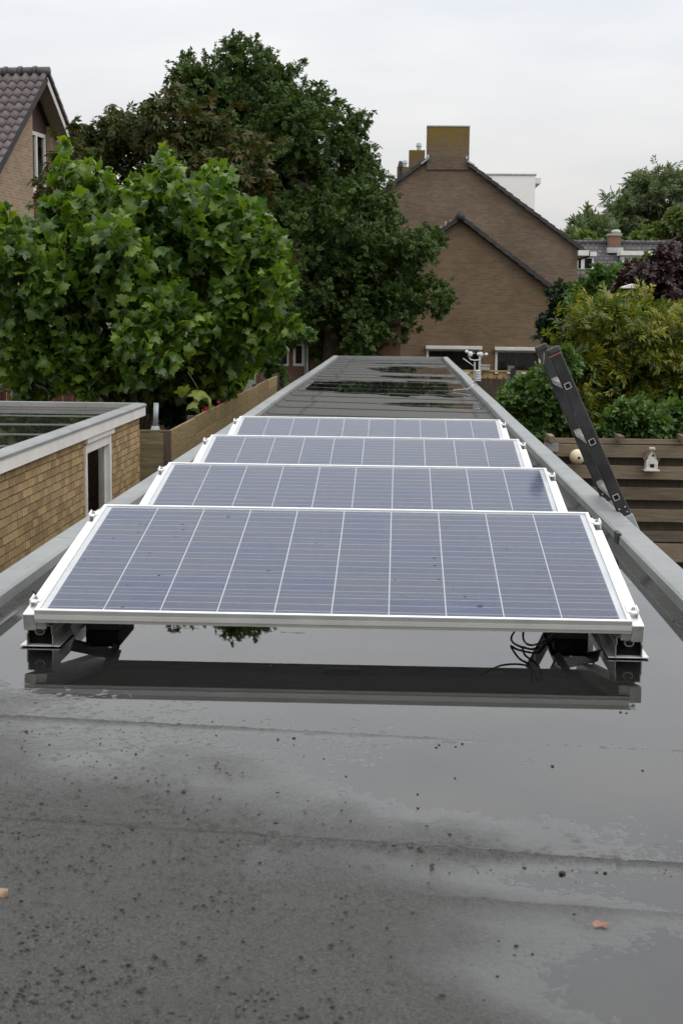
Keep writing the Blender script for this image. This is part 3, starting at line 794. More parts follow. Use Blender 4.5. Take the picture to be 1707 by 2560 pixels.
def profile_wall(m, path, t, y0, y1):
    """thin-walled extrusion along y of a polyline in xz"""
    for (xa, za), (xb, zb) in zip(path[:-1], path[1:]):
        d = Vector((xb - xa, 0, zb - za)); L = d.length; d.normalize()
        n = Vector((-d.z, 0, d.x))
        c = Vector(((xa + xb) / 2, (y0 + y1) / 2, (za + zb) / 2))
        m.obox(c, d, Vector((0, 1, 0)), n, L / 2 + t * 0.45, (y1 - y0) / 2, t / 2)
def make_rack():
    e = empty('mounting_rack', (PX0, REARS[0] - PD * CT, 0), RACK_LABELS[0], 'mounting rack', 'mounting racks under the solar panels')
    for s in (0, 1):
        cx = -0.004 if s == 0 else PW + 0.006
        sg = -1 if s == 0 else 1         # outward
        k = 0.0125
        path = [(cx - 0.0075, 0.056), (cx - k, 0.050), (cx - k, 0.044), (cx - 0.006, 0.038), (cx + 0.006, 0.038), (cx + k, 0.044), (cx + k, 0.050), (cx + 0.0075, 0.056), (cx + 0.0075, 0.064)]
        full = [(cx - 0.0075, 0.064), (cx - 0.034, 0.064), (cx - 0.034, 0.042), (cx - 0.0365, 0.041), (cx - 0.0365, 0.006)]
        full2 = [(cx + 0.0075, 0.064), (cx + 0.034, 0.064), (cx + 0.034, 0.042), (cx + 0.0365, 0.041), (cx + 0.0365, 0.006)]
        m = MB(); y0, y1 = 0.075, 1.12
        profile_wall(m, [(cx - 0.0075, 0.064)] + path, 0.0022, y0, y1); profile_wall(m, full, 0.0026, y0, y1); profile_wall(m, full2, 0.0026, y0, y1)
        br = m.build('base_rail', 'aluminium_raw', e, local=True)
        m = MB(); m.box(cx - 0.0565, cx + 0.0565, y0 + 0.002, y1 - 0.05, 0.0035, 0.0065); m.build('foot_plate', 'aluminium', br, local=True)
        m = MB(); m.box(cx - 0.0335, cx + 0.0335, y0 + 0.022, y0 + 0.026, 0.0068, 0.0365); m.box(cx - 0.0315, cx - 0.015, y0 + 0.022, y0 + 0.026, 0.0365, 0.062); m.box(cx + 0.015, cx + 0.0315, y0 + 0.022, y0 + 0.026, 0.0365, 0.062); m.build('hollow_shade', 'dark_room', br, local=True)  # black plates close the hollow; its inside shade is put into their colour
        # tilted rail carrying the panel: white outer flange + ledge
        xo0 = -0.036 if s == 0 else PW + 0.036; xi = -0.003 if s == 0 else PW + 0.003
        xo1 = -0.030 if s == 0 else PW + 0.030
        m = MB(); L1 = 0.855
        vs = [tl(xo0, 0.012, -0.066), tl(xi, 0.012, -0.066), tl(xi, 0.012, -0.018), tl(xo0, 0.012, -0.018), tl(xo1, L1, -0.066), tl(xi, L1, -0.066), tl(xi, L1, -0.020), tl(xo1, L1, -0.018)]
        fs = [(0, 1, 2, 3), (7, 6, 5, 4), (0, 4, 5, 1), (1, 5, 6, 2), (2, 6, 7, 3), (3, 7, 4, 0)]
        m.add(vs, fs if s == 0 else [tuple(reversed(f)) for f in fs])
        trl = m.build('tilted_rail', 'aluminium', e, local=True, bevel=0.002)
        m = MB(); xa, xb = sorted((xo0, xi)); tbox(m, xa + 0.0015, xb - 0.0015, 0.0095, 0.0119, -0.0655, -0.0205); m.build('shade_plate', 'aluminium_raw', trl, local=True)  # added darker plate: shade on the rail's front end put into colour
        m = MB(); xa, xb = sorted((xi, xi - sg * 0.028)); tbox(m, xa, xb, 0.02, PD - 0.03, -0.066, -0.0395); m.build('ledge', 'aluminium_raw', trl, local=True)
        # end clamps with bolt
        for yc in (0.085, 0.885):
            m = MB(); xa, xb = sorted((xi - sg * 0.009, xi + sg * 0.002)); tbox(m, xa, xb, yc - 0.026, yc + 0.026, 0.0008, 0.0042)
            xa, xb = sorted((xi + sg * 0.001, xi + sg * 0.022)); tbox(m, xa, xb, yc - 0.024, yc + 0.024, -0.0035, 0.0)
            xa, xb = sorted((xi + sg * 0.0215, xi + sg * 0.0245)); tbox(m, xa, xb, yc - 0.024, yc + 0.024, -0.0175, 0.0055)
            xa, xb = sorted((xi + sg * 0.0005, xi + sg * 0.0025)); tbox(m, xa, xb, yc - 0.024, yc + 0.024, -0.0035, 0.0042)
            cl = m.build('end_clamp', 'aluminium', e, local=True)
            m = MB(); bx = xi + sg * 0.0118
            ring = lambda r, z: [tl(bx + r * math.cos(a), yc + r * math.sin(a), z) for a in [2 * math.pi * q / 10 for q in range(10)]]
            for r0, za, zb_ in ((0.0062, 0.0002, 0.0018), (0.0046, 0.0018, 0.0075)):
                m.add(ring(r0, za) + ring(r0, zb_), [(q, (q + 1) % 10, 10 + (q + 1) % 10, 10 + q) for q in range(10)] + [tuple(range(10, 20))])
            m.build('bolt', 'steel', cl, local=True)
            if yc > 0.5:
                m = MB(); xa, xb = sorted((xi + sg * 0.018, xi + sg * 0.0215)); tbox(m, xa, xb, yc - 0.02, yc + 0.02, -0.09, -0.004); m.build('clamp_stem', 'aluminium_raw', cl, local=True)
        # struts: short front post, tall rear post and a diagonal tie
        m = MB(); xp = cx - sg * 0.004
        m.box(xp - 0.028, xp + 0.028, 0.10, 0.19, 0.0655, 0.084); m.build('front_post', 'aluminium_raw', e, local=True)
        m = MB(); ztop = ZB + 0.93 * ST - 0.07
        m.box(xp - 0.02, xp + 0.02, 0.90, 0.93, 0.0655, ztop); m.build('rear_post', 'aluminium_raw', e, local=True)
        xin = cx - sg * 0.065
        m = MB(); m.bar((cx - sg * 0.175, 0.30, 0.042), (cx - sg * 0.115, 0.42, 0.142), 0.022, 0.003, (0, 1, 0)); m.build('diagonal_tie', 'aluminium', e, local=True)
        m = MB(); m.bar((xin, 0.20, 0.020), (cx - sg * 0.12, 0.62, 0.15), 0.035, 0.005, (1, 0, 0.3)); m.build('diagonal_brace', 'aluminium_raw', e, local=True)
        # side bolt through the base rail
        m = MB(); xa = cx + sg * 0.0378; m.tube([(xa, 0.30, 0.040), (xa + sg * 0.040, 0.30, 0.040)], 0.0045, 8); m.tube([(xa + sg * 0.014, 0.30, 0.040), (xa + sg * 0.026, 0.30, 0.040)], 0.0105, 6)
        m.build('side_bolt', 'steel', e, local=True)
    return e
panel = make_panel(); rack = make_rack()
for i, yr in enumerate(REARS):
    p = panel if i == 0 else copy_tree(panel)
    r = rack if i == 0 else copy_tree(rack)
    p.location.y = yr - PD * CT; r.location.y = yr - PD * CT
    p['label'] = PANEL_LABELS[i]; r['label'] = RACK_LABELS[i]
# ballast blocks under the front panel
for x0, lab in ((PX0 + 0.075, 'dark ballast slab under the front panel, beside the yellow garage end'), (PX0 + PW - 0.075 - 0.10, 'dark ballast slab under the front panel, at the ladder end by the cables')):
    b = empty('ballast_block', (x0 + 0.08, 4.36, 0.0), lab, 'ballast block', 'ballast slabs on the front rack')
    m = MB(); m.box(x0, x0 + 0.10, 4.22, 4.52, 0.0005, 0.040); m.build('slab', 'block_dark', b, bevel=0.004)
    m = MB(); m.box(x0 - 0.006, x0 + 0.096, 4.25, 4.50, 0.042, 0.058); m.build('upper_slab', 'block_dark', b, bevel=0.004)
# cables hanging at the ladder side of the front panel
ca = empty('panel_cable', (0.30, 4.3, 0.0), 'black connector cables looping down under the front panel at the ladder end', 'cable')
_c0 = at(1310, 1590, 4.25)
def loop(pts, name='lead'):
    m = MB(); q = [Vector(p) for p in pts]; out_ = []
    for i in range(len(q) - 1):
        p0 = q[max(i - 1, 0)]; p1 = q[i]; p2 = q[i + 1]; p3 = q[min(i + 2, len(q) - 1)]
        for k in range(6):
            t = k / 6
            out_.append(0.5 * ((2 * p1) + (-p0 + p2) * t + (2 * p0 - 5 * p1 + 4 * p2 - p3) * t * t + (-p0 + 3 * p1 - 3 * p2 + p3) * t ** 3))
    out_.append(q[-1])
    m.tube(out_, 0.0032, 6); m.build(name, 'rubber', ca, smooth=True)
loop([(0.27, 4.35, 0.148), (0.33, 4.33, 0.11), (0.40, 4.30, 0.10), (0.43, 4.30, 0.125), (0.44, 4.32, 0.158)])
loop([(0.42, 4.25, 0.142), (0.405, 4.21, 0.08), (0.37, 4.18, 0.05), (0.345, 4.17, 0.012), (0.36, 4.10, 0.006), (0.41, 4.06, 0.005), (0.44, 4.15, 0.006)])
loop([(0.45, 4.28, 0.148), (0.435, 4.25, 0.09), (0.39, 4.20, 0.045), (0.38, 4.16, 0.012), (0.40, 4.11, 0.006), (0.46, 4.20, 0.006), (0.50, 4.35, 0.006)])

# droppings and specks on the panel glass are small real clots
def specks():
    spots = [((-0.2, 0), 0)]
    m = MB()
    pos = [(0.155, 0.93), (0.12, 0.79), (0.16, 0.785), (0.18, 0.78), (0.30, 0.79), (0.31, 0.735), (0.295, 0.66), (0.17, 0.70), (0.44, 0.88), (0.10, 0.64), (0.24, 0.50), (0.05, 0.43), (0.30, 0.30), (0.22, 0.22), (0.33, 0.22), (0.24, 0.04), (0.62, 0.36),
           (1.12, 0.50), (1.12, 0.43), (1.00, 0.30), (1.13, 0.31), (1.17, 0.25), (1.20, 0.17), (1.24, 0.10), (1.60, 0.02), (1.02, 0.17), (1.35, 0.60), (0.75, 0.62), (1.45, 0.42)]
    for k, (x, y) in enumerate(pos):
        r = random.uniform(0.0016, 0.0040) * (1.5 if k in (6, 20, 23) else 1)
        n = 7
        ring = [tl(PX0 + 0 * x + x + r * 1.7 * math.cos(a) * random.uniform(.7, 1.2), y + r * math.sin(a), -0.0026) for a in [2 * math.pi * q / n for q in range(n)]]
        top = tl(PX0 + x, y, -0.0026 + r * 0.35)
        ring = [(p[0], p[1] + REARS[0] - PD * CT, p[2]) for p in ring]; top = (top[0], top[1] + REARS[0] - PD * CT, top[2])
        m.add(ring + [top], [(q, (q + 1) % n, n) for q in range(n)], var=random.random() + 0.01)
    m.build('dirt_specks', 'moss_crumb', kind='stuff', label='small dark clots of dirt on the front solar panel', cat='dirt')
specks()

# ================================================================== LADDER
LY0, LY1 = 6.55, 7.10
lt = at(1384, 880, LY0); lb = at(1541, 1242, LY0)
ldir = Vector((lt.x - lb.x, 0, lt.z - lb.z)).normalized()
lper = Vector((ldir.z, 0, -ldir.x))
Lfoot = Vector((lb.x, 0, lb.z)) + ldir * ((GROUND - lb.z) / ldir.z)
lad = empty('ladder', (Lfoot.x, (LY0 + LY1) / 2, GROUND), 'scuffed black ladder leaning on the grey roof edge', 'ladder')
topv = Vector((lt.x, 0, lt.z))
_knee = Vector((lb.x, 0, lb.z)) - ldir * 0.10
for yy in (LY0, LY1):
    m = MB()
    a = _knee + Vector((0, yy, 0)); b = topv + Vector((0, yy, 0))
    hw, ht = 0.028, 0.0125
    m.obox((a + b) / 2, ldir, Vector((0, 1, 0)), lper, (b - a).length / 2, ht, hw)
    rl = m.build('rail', 'ladder_black', lad, bevel=0.005)
    m = MB(); m.obox(b + ldir * 0.006, ldir, Vector((0, 1, 0)), lper, 0.016, ht + 0.004, hw + 0.003); m.build('end_cap', 'rubber', rl, bevel=0.008)
    m = MB(); m.obox(b - ldir * 0.0125, ldir, Vector((0, 1, 0)), lper, 0.003, ht + 0.0025, hw + 0.0015); m.build('end_collar', 'cap_red' if yy == LY0 else 'rubber', rl)
    m = MB(); c = Vector((Lfoot.x, yy, GROUND)); m.obox((a + c) / 2, ldir, Vector((0, 1, 0)), lper, (a - c).length / 2, ht - 0.003, hw - 0.006); m.build('lower_rail', 'galvanised', rl, bevel=0.003)
    for q in (0.02, 0.045):
        for w in (-0.014, 0.014):
            m = MB(); c = a + ldir * q + lper * w + Vector((0, -ht, 0)); m.lathe(c, [(0.005, -0.0), (0.004, -0.003), (0.0, -0.004)], 8, 'y'); m.build('rivet', 'steel', rl)
holes = [at(1417.5, 964.7, LY0), at(1476.6, 1102.8, LY0), at(1540.6, 1241.7, LY0)]
sp = (holes[2] - holes[0]).length / 2
k = 0
p = Vector((holes[0].x, 0, holes[0].z))
while p.z > GROUND + 0.1 and k < 14:
    # square rung: hollow tube ending proud of the outer face, with a bright rim
    m = MB(); w = 0.0125
    for du, dv, hu, hv in ((-w, 0, 0.0015, w), (w, 0, 0.0015, w), (0, -w, w, 0.0015), (0, w, w, 0.0015)):
        m.obox(p + ldir * du + lper * dv + Vector((0, (LY0 + LY1) / 2, 0)), ldir, Vector((0, 1, 0)), lper, hu + 0.0008, (LY1 - LY0) / 2 + 0.0155, hv + 0.0008)
    rg = m.build('rung', 'aluminium_raw', lad, bevel=0.001)
    m = MB(); m.obox(p + Vector((0, LY0 - 0.012, 0)), ldir, Vector((0, 1, 0)), lper, w, 0.0012, w); m.build('rung_hole', 'dark_room', rg)
    p = p - ldir * sp; k += 1
m = MB(); _q = _knee - ldir * 0.05
m.obox(_q + Vector((0, LY0 - 0.002, 0)), ldir, Vector((0, 1, 0)), lper, 0.055, 0.018, 0.034); m.build('hinge_plate', 'galvanised', lad, bevel=0.006)

# ================================================================== WEATHER STATION
WY = 18.3
def wp(px, py, dy=0.0): return at(px, py, WY + dy)
ws0 = wp(1187, 968)
wst = empty('weather_station', (ws0.x, WY, -0.30), 'small white weather station with spinning cups on the grey roof edge', 'weather station')
m = MB(); m.tube([(ws0.x, WY, -0.3), wp(1186, 905)], 0.011, 8); m.build('mast', 'plastic_grey', wst, smooth=True)
m = MB(); m.bar((XR, WY, -0.01), (ws0.x, WY, -0.01), 0.03, 0.02); m.build('wall_bracket', 'plastic_grey', wst)
m = MB(); m.tube([wp(1172, 893), wp(1176, 899), wp(1187, 901), wp(1199, 899), wp(1203, 893)], 0.008, 6); m.build('cross_arm', 'plastic_white', wst, smooth=True)
m = MB(); m.tube([wp(1157, 896), wp(1184, 915)], 0.006, 6); m.build('side_arm', 'plastic_white', wst, smooth=True)
c = wp(1175, 885); m = MB(); m.lathe(c, [(0.0, -0.035), (0.022, -0.034), (0.028, -0.01), (0.028, 0.022), (0.02, 0.03), (0.0, 0.031)], 12); m.build('rain_gauge', 'plastic_white', wst, smooth=True)
c = wp(1202, 886); m = MB(); m.lathe(c, [(0.0, -0.04), (0.018, -0.04), (0.02, 0.0), (0.02, 0.026), (0.0, 0.028)], 12); m.build('cup_hub', 'plastic_white', wst, smooth=True)
def cup(cc, ax):
    m = MB(); m.lathe(cc, [(0.0, -0.018), (0.010, -0.016), (0.018, -0.008), (0.021, 0.0), (0.019, 0.0), (0.009, -0.010), (0.0, -0.013)], 12, ax); m.build('wind_cup', 'plastic_white', wst, smooth=True)
cup(wp(1166, 879), 'y'); cup(wp(1215, 886, -0.02), 'y'); cup(wp(1195, 885, 0.05), 'y')
m = MB(); m.tube([wp(1175, 884), wp(1166, 879)], 0.004, 6); m.tube([wp(1175, 884), wp(1187, 883)], 0.004, 6); m.tube([wp(1202, 886), wp(1215, 886)], 0.004, 6); m.build('cup_arm', 'plastic_white', wst)
for q in range(7):
    c = wp(1194, 926.5 + q * 4.0); m = MB(); m.lathe(c, [(0.0, 0.007), (0.034, 0.006), (0.042, -0.007), (0.037, -0.008), (0.0, -0.004)], 14); m.build('shield_plate', 'plastic_white', wst, smooth=True)
m = MB(); m.tube([wp(1194, 926), wp(1194, 952)], 0.02, 8); m.build('shield_core', 'plastic_grey', wst)
m = MB(); m.tube([(ws0.x, WY, 0.06), (XR - 0.02, WY - 0.1, 0.082), (XRI + 0.03, WY - 0.25, 0.080), (XRI - 0.03, WY - 0.35, 0.035), (XRI - 0.22, WY - 0.3, 0.012)], 0.0045, 6); m.build('signal_cable', 'plastic_white', wst, smooth=True)

# ================================================================== RIGHT-HAND FENCE AND WHAT HANGS ON IT
FY = 14.0
fr = empty('garden_fence', (3.0, FY, GROUND), 'weathered grey fence of wide horizontal boards with dark gaps, beyond the ladder', 'fence')
rows = [(1097, 1110), (1112, 1143), (1164, 1197), (1218, 1249), (1272, 1303), (1326, 1352), (1356, 1402), (1424, 1456), (1478, 1510), (1532, 1564), (1586, 1618), (1640, 1672), (1694, 1726)]
xa, xm, xb = at(1360, 1120, FY).x, at(1620, 1120, FY).x, 4.9
for i, (a, b) in enumerate(rows):
    zt, zb_ = at(1500, a, FY).z, at(1500, b, FY).z
    for x0, x1 in ((xa, xa + 1.85), (xa + 1.856, xb)):
        m = MB(); o_ = random.uniform(-0.006, 0.006); s1, s2 = random.uniform(-.004, .004), random.uniform(-.004, .004)
        yy = FY + o_ + (0.03 if i == 0 else 0)
        m.prism([(x0, yy, zb_ + s1), (x1, yy, zb_ + s2), (x1, yy, zt + s2), (x0, yy, zt + s1)], (0, 0.024, 0)); m.build('board', 'wood_grey', fr, bevel=0.003)
for i in range(len(rows) - 1):
    if i == 0: continue
    zt, zb_ = at(1500, rows[i][1] - 4, FY).z, at(1500, rows[i + 1][0] + 4, FY).z
    m = MB(); m.box(xa, xb, FY + 0.10, FY + 0.122, zb_, zt); m.build('rear_board', 'wood_dark', fr)
for x in (xa + 0.02, xa + 1.80, xa + 3.4):
    m = MB(); m.box(x, x + 0.07, FY + 0.032, FY + 0.098, GROUND, at(1500, 1100, FY).z); m.build('post', 'wood_grey', fr)
for px in (1375, 1547, 1702):
    q = at(px, 1096, FY); m = MB(); m.prism([(q.x - 0.025, FY - 0.16, q.z - 0.02), (q.x + 0.025, FY - 0.16, q.z - 0.02), (q.x + 0.025, FY - 0.16, q.z + 0.035), (q.x - 0.025, FY - 0.16, q.z + 0.035)], (0, 0.32, 0)); m.build('pergola_beam', 'wood_grey', fr)
q = at(1378, 1120, FY); m = MB(); m.box(q.x - 0.075, q.x + 0.06, FY - 0.05, FY - 0.01, q.z - 0.03, q.z + 0.05); m.build('bracket', 'plastic_grey', fr)
# bird box
bq = at(1626, 1172, FY - 0.08)
bh = empty('bird_box', (bq.x, FY - 0.08, bq.z), 'tiny whitewashed wooden bird box with a steep roof on the grey fence', 'bird box')
X0, Y0, Z0 = bq.x, FY - 0.08, bq.z
m = MB(); m.box(X0 - 0.056, X0 + 0.056, Y0 - 0.05, Y0 + 0.05, Z0 - 0.005, Z0 + 0.085); m.build('body', 'white_paint_old', bh, bevel=0.003)
m = MB(); m.box(X0 - 0.072, X0 + 0.072, Y0 - 0.075, Y0 + 0.05, Z0 - 0.015, Z0 - 0.0052); m.build('floor_board', 'white_paint_old', bh)
m = MB(); m.prism([(X0 - 0.05, Y0 - 0.042, Z0 + 0.0852), (X0 + 0.05, Y0 - 0.042, Z0 + 0.0852), (X0 + 0.028, Y0 - 0.042, Z0 + 0.165), (X0 - 0.006, Y0 - 0.042, Z0 + 0.185), (X0 - 0.03, Y0 - 0.042, Z0 + 0.15)], (0, 0.085, 0)); m.build('gable', 'white_paint_old', bh)
for s in (-1, 1):
    m = MB(); m.bar((X0 + s * 0.070, Y0, Z0 + 0.088), (X0 + s * 0.006, Y0, Z0 + 0.192), 0.115, 0.008, (s, 0, 0.6)); m.build('roof_slope', 'wood_grey', bh)
m = MB(); m.box(X0 - 0.022, X0 + 0.028, Y0 - 0.03, Y0 + 0.03, Z0 + 0.185, Z0 + 0.205); m.build('ridge_block', 'white_paint_old', bh)
m = MB(); m.box(X0 - 0.028, X0 + 0.024, Y0 - 0.058, Y0 - 0.0505, Z0 + 0.052, Z0 + 0.068); m.build('ledge', 'white_paint_old', bh)
m = MB(); m.box(X0 - 0.018, X0 + 0.020, Y0 - 0.0535, Y0 - 0.0503, Z0 + 0.018, Z0 + 0.052); m.build('entrance', 'dark_room', bh)
m = MB(); m.lathe((X0 + 0.008, Y0 - 0.0425, Z0 + 0.132), [(0.011, 0.0), (0.011, -0.002), (0.0, -0.002)], 10, 'y'); m.build('small_hole', 'dark_room', bh)
# clay nest ball
cq = at(1442, 1142, FY - 0.07)
cb = empty('nest_ball', (cq.x, FY - 0.075, cq.z - 0.075), 'round cream clay nesting ball with one hole, fixed to the fence', 'nest ball')
m = MB(); R = 0.0745
m.lathe((cq.x, FY - 0.075, cq.z), [(R * math.sin(a), -R * math.cos(a)) for a in [math.pi * k / 18 for k in range(19)]], 28); m.build('shell', 'clay_ball', cb, smooth=True)
hd = Vector((0.10, -0.96, 0.02)).normalized() * (R - 0.0015)
m = MB(); m.lathe((cq.x + hd.x, FY - 0.075 + hd.y, cq.z + hd.z - 0.004), [(0.0125, 0.004), (0.0125, -0.0035), (0.0, -0.0035)], 14, 'y'); m.build('entrance', 'dark_room', cb)
# ================================================================== HOUSES
def verge(m_parent, p0, p1, depth, n, w=0.16, th=0.13, mat_='verge_tile'):
    """a run of verge tiles from p0 to p1 along a gable slope"""
    p0 = Vector(p0); p1 = Vector(p1)
    for k in range(n):
        a = p0 + (p1 - p0) * (k / n); b = p0 + (p1 - p0) * ((k + 1.06) / n)
        lift = Vector((0, 0, 0.025))
        m = MB(); m.bar(a + lift * 0.2, b + lift * 1.6, depth, th * random.uniform(0.92, 1.08)); m.build('verge_tile', mat_, m_parent)
def window(parent, x0, x1, z0, z1, y, mat_pane='window_glass', curtain='curtain_green', frame=0.07, mull=None, box=None, transom=None):
    """a window in a wall facing -y; y is the wall face"""
    m = MB(); fy0, fy1 = y - 0.03, y + 0.05
    m.box(x0, x0 + frame, fy0, fy1, z0, z1); m.box(x1 - frame, x1, fy0, fy1, z0, z1)
    m.box(x0 + frame, x1 - frame, fy0, fy1, z1 - frame, z1); m.box(x0 + frame, x1 - frame, fy0, fy1, z0, z0 + frame)
    for mu in (mull or []): m.box(mu - frame * 0.4, mu + frame * 0.4, fy0 + 0.004, fy1 - 0.004, z0 + frame, z1 - frame)
    w = m.build('window', 'white_paint', parent)
    m = MB(); m.box(x0 + frame, x1 - frame, y + 0.008, y + 0.014, z0 + frame, z1 - frame); m.build('pane', mat_pane, w)
    m = MB()
    n = 26; pts = []
    for k in range(n + 1):
        xx = x0 + frame + (x1 - x0 - 2 * frame) * k / n; pts.append((xx, y + 0.14 + 0.025 * math.sin(k * 1.9)))
    vs = [(a, b, z0) for a, b in pts] + [(a, b, z1) for a, b in pts]
    m.add(vs, [(k, k + 1, n + 2 + k, n + 1 + k) for k in range(n)]); m.build('curtain', curtain, w)
    m = MB(); m.box(x0 - 0.02, x1 + 0.02, y + 0.012, y + 0.5, z0 - 0.02, z1 + 0.02); m.f = [f for i, f in enumerate(m.f) if i != 2]; m.var = m.var[:len(m.f)]; m.build('reveal', 'dark_room', w)
    if box:
        m = MB(); m.box(x0 - 0.03, x1 + 0.03, y - 0.16, y - 0.031, z1 - 0.01, z1 + box); m.build('shutter_box', 'white_paint', w, bevel=0.01)
    return w

# ---- front gable house
HY = 47.0
def hp(px, py, Y=HY): return at(px, py, Y)
ap = hp(1150, 552); er = hp(1430, 766)
sl = (ap.z - er.z) / (er.x - ap.x)
xr_e = er.x; xl_e = ap.x - (er.x - ap.x) - 0.6
zl_e = ap.z - sl * (ap.x - xl_e)
h1 = empty('gable_house', (ap.x, HY, GROUND), 'lower brick gable end with dark verge and two ground floor windows', 'house')
w1 = (hp(1066, 866).x, hp(1202, 866).x, hp(1100, 934).z, hp(1100, 872).z)
w2 = (hp(1238, 868).x, hp(1352, 868).x, hp(1250, 934).z, hp(1250, 875).z)
m = MB()
holes_x = [w1, w2]
zt = w1[3]; zb0 = w1[2]
xs_ = [xl_e, w1[0], w1[1], w2[0], w2[1], xr_e]
# wall: band below windows, piers between, upper gable polygon
m.box(xl_e, xr_e, HY, HY + 0.3, GROUND, zb0)
for a, b in ((xl_e, w1[0]), (w1[1], w2[0]), (w2[1], xr_e)): m.box(a, b, HY, HY + 0.3, zb0, zt)
m.prism([(xl_e, HY, zt), (xr_e, HY, zt), (xr_e, HY, er.z), (ap.x, HY, ap.z), (xl_e, HY, zl_e)], (0, 0.3, 0))
m.build('wall', 'brick_gable', h1)
m = MB(); m.box(xr_e - 0.3, xr_e, HY + 0.3, HY + 7.3, GROUND, er.z); m.build('side_wall', 'brick_gable', h1)
window(h1, w1[0], w1[1], w1[2], w1[3], HY, curtain='curtain_green', box=0.10)
window(h1, w2[0], w2[1], w2[2], w2[3], HY, curtain='curtain_grey', box=0.10)
m = MB()
m.prism([(ap.x, HY - 0.05, ap.z + 0.02), (xr_e + 0.35, HY - 0.05, er.z - 0.35 * sl + 0.02), (xr_e + 0.35, HY - 0.05, er.z - 0.35 * sl + 0.14), (ap.x, HY - 0.05, ap.z + 0.15), (xl_e - 0.3, HY - 0.05, zl_e - 0.3 * sl + 0.14), (xl_e - 0.3, HY - 0.05, zl_e - 0.3 * sl + 0.02)], (0, 7.3, 0))
m.build('roof', 'roof_tile_far', h1)
verge(h1, (ap.x + 0.1, HY - 0.10, ap.z + 0.02), (xr_e + 0.3, HY - 0.10, er.z - 0.3 * sl + 0.06), 0.22, 15)
verge(h1, (ap.x - 0.1, HY - 0.10, ap.z + 0.02), (xl_e - 0.3, HY - 0.10, zl_e - 0.3 * sl + 0.06), 0.22, 15)
for k in range(14):
    m = MB(); y0 = HY - 0.28 + k * 0.5
    m.tube([(ap.x, y0, ap.z + 0.13), (ap.x, y0 + 0.53, ap.z + 0.13 + 0.01)], [0.14, 0.125], 12); m.build('ridge_tile', 'verge_tile', h1, smooth=True)
vp = hp(1025, 590, HY + 1.6); m = MB(); m.tube([(vp.x, HY + 1.6, vp.z - 1.2), (vp.x, HY + 1.6, vp.z - 0.1)], 0.11, 10); m.lathe((vp.x, HY + 1.6, vp.z - 0.1), [(0.15, 0.0), (0.15, 0.06), (0.1, 0.22), (0.0, 0.24)], 12); m.build('vent_pipe', 'verge_tile', h1)
for k in range(7):   # bars put in as tile noses; their light streaks given by pale colour
    q = hp(1052 + k * 12, 604 - k * 7.5, HY + 0.25); m = MB(); m.bar((q.x, HY + 0.05, q.z - 0.10), (q.x + 0.02, HY + 0.05, q.z + 0.10 + 0.05 * (k % 2)), 0.06, 0.05); m.build('tile_nose', 'lead', h1)
# low wing to the left, in the shade of the oak
h3 = empty('brick_cottage', (hp(800, 900, 41).x, 41, GROUND), 'shaded brick house wall with white windows and downpipes left of the oak', 'house')
xa3, xb3 = hp(640, 900, 41).x, hp(1000, 900, 41).x
wz0, wz1 = hp(735, 915, 41).z, hp(735, 858, 41).z
wx0, wx1 = hp(733, 890, 41).x, hp(761, 890, 41).x
vx0, vx1 = hp(690, 890, 41).x, hp(722, 890, 41).x
m = MB(); zt3 = hp(800, 800, 41).z
m.box(xa3, xb3, 41, 41.3, GROUND, wz0); m.box(xa3, vx0, 41, 41.3, wz0, wz1); m.box(vx1, wx0, 41, 41.3, wz0, wz1); m.box(wx1, xb3, 41, 41.3, wz0, wz1); m.box(xa3, xb3, 41, 41.3, wz1, zt3)
m.build('wall', 'brick_far', h3)
window(h3, wx0, wx1, wz0, wz1, 41, curtain='curtain_grey', frame=0.07)
window(h3, vx0, vx1, wz0, wz1, 41, curtain='curtain_grey', frame=0.05)
m = MB(); m.prism([(xa3 - 0.2, 40.6, zt3), (xa3 - 0.2, 42.8, zt3 + 1.6), (xa3 - 0.2, 45, zt3), (xa3 - 0.2, 45, zt3 - 0.1), (xa3 - 0.2, 40.6, zt3 - 0.1)], (xb3 - xa3 + 0.2, 0, 0)); m.build('roof', 'roof_tile_far', h3)
for px, r, mt in ((763.5, 0.04, 'plastic_grey'), (768.5, 0.025, 'plastic_white')):
    q = hp(px, 900, 40.9); m = MB(); m.tube([(q.x, 40.93, GROUND), (q.x, 40.93, zt3)], r, 8); m.build('downpipe', mt, h3, smooth=True)

# ---- tall gable house behind
BY = 55.0
def bp(px, py, Y=BY): return at(px, py, Y)
cxl, cxr = bp(1068, 410).x, bp(1171.7, 410).x
bap = bp(1112, 372); ber = bp(1444, 622)
bs = (bp(1171.7, 418).z - ber.z) / (ber.x - cxr)
bap.z = bp(1171.7, 418).z + bs * (cxr - bap.x)
bxl = bap.x - (ber.x - bap.x); bzl = ber.z
h2 = empty('gable_house', (bap.x, BY, GROUND), 'tall brick gable end with a big lichened chimney, behind the lower gable', 'house')
m = MB(); m.prism([(bxl, BY, GROUND), (ber.x, BY, GROUND), (ber.x, BY, ber.z), (bap.x, BY, bap.z), (bxl, BY, bzl)], (0, 0.3, 0)); m.build('wall', 'brick_gable_big', h2)
m = MB(); m.box(ber.x - 0.3, ber.x, BY + 0.3, BY + 24, GROUND, ber.z); m.build('side_wall', 'brick_gable_big', h2)
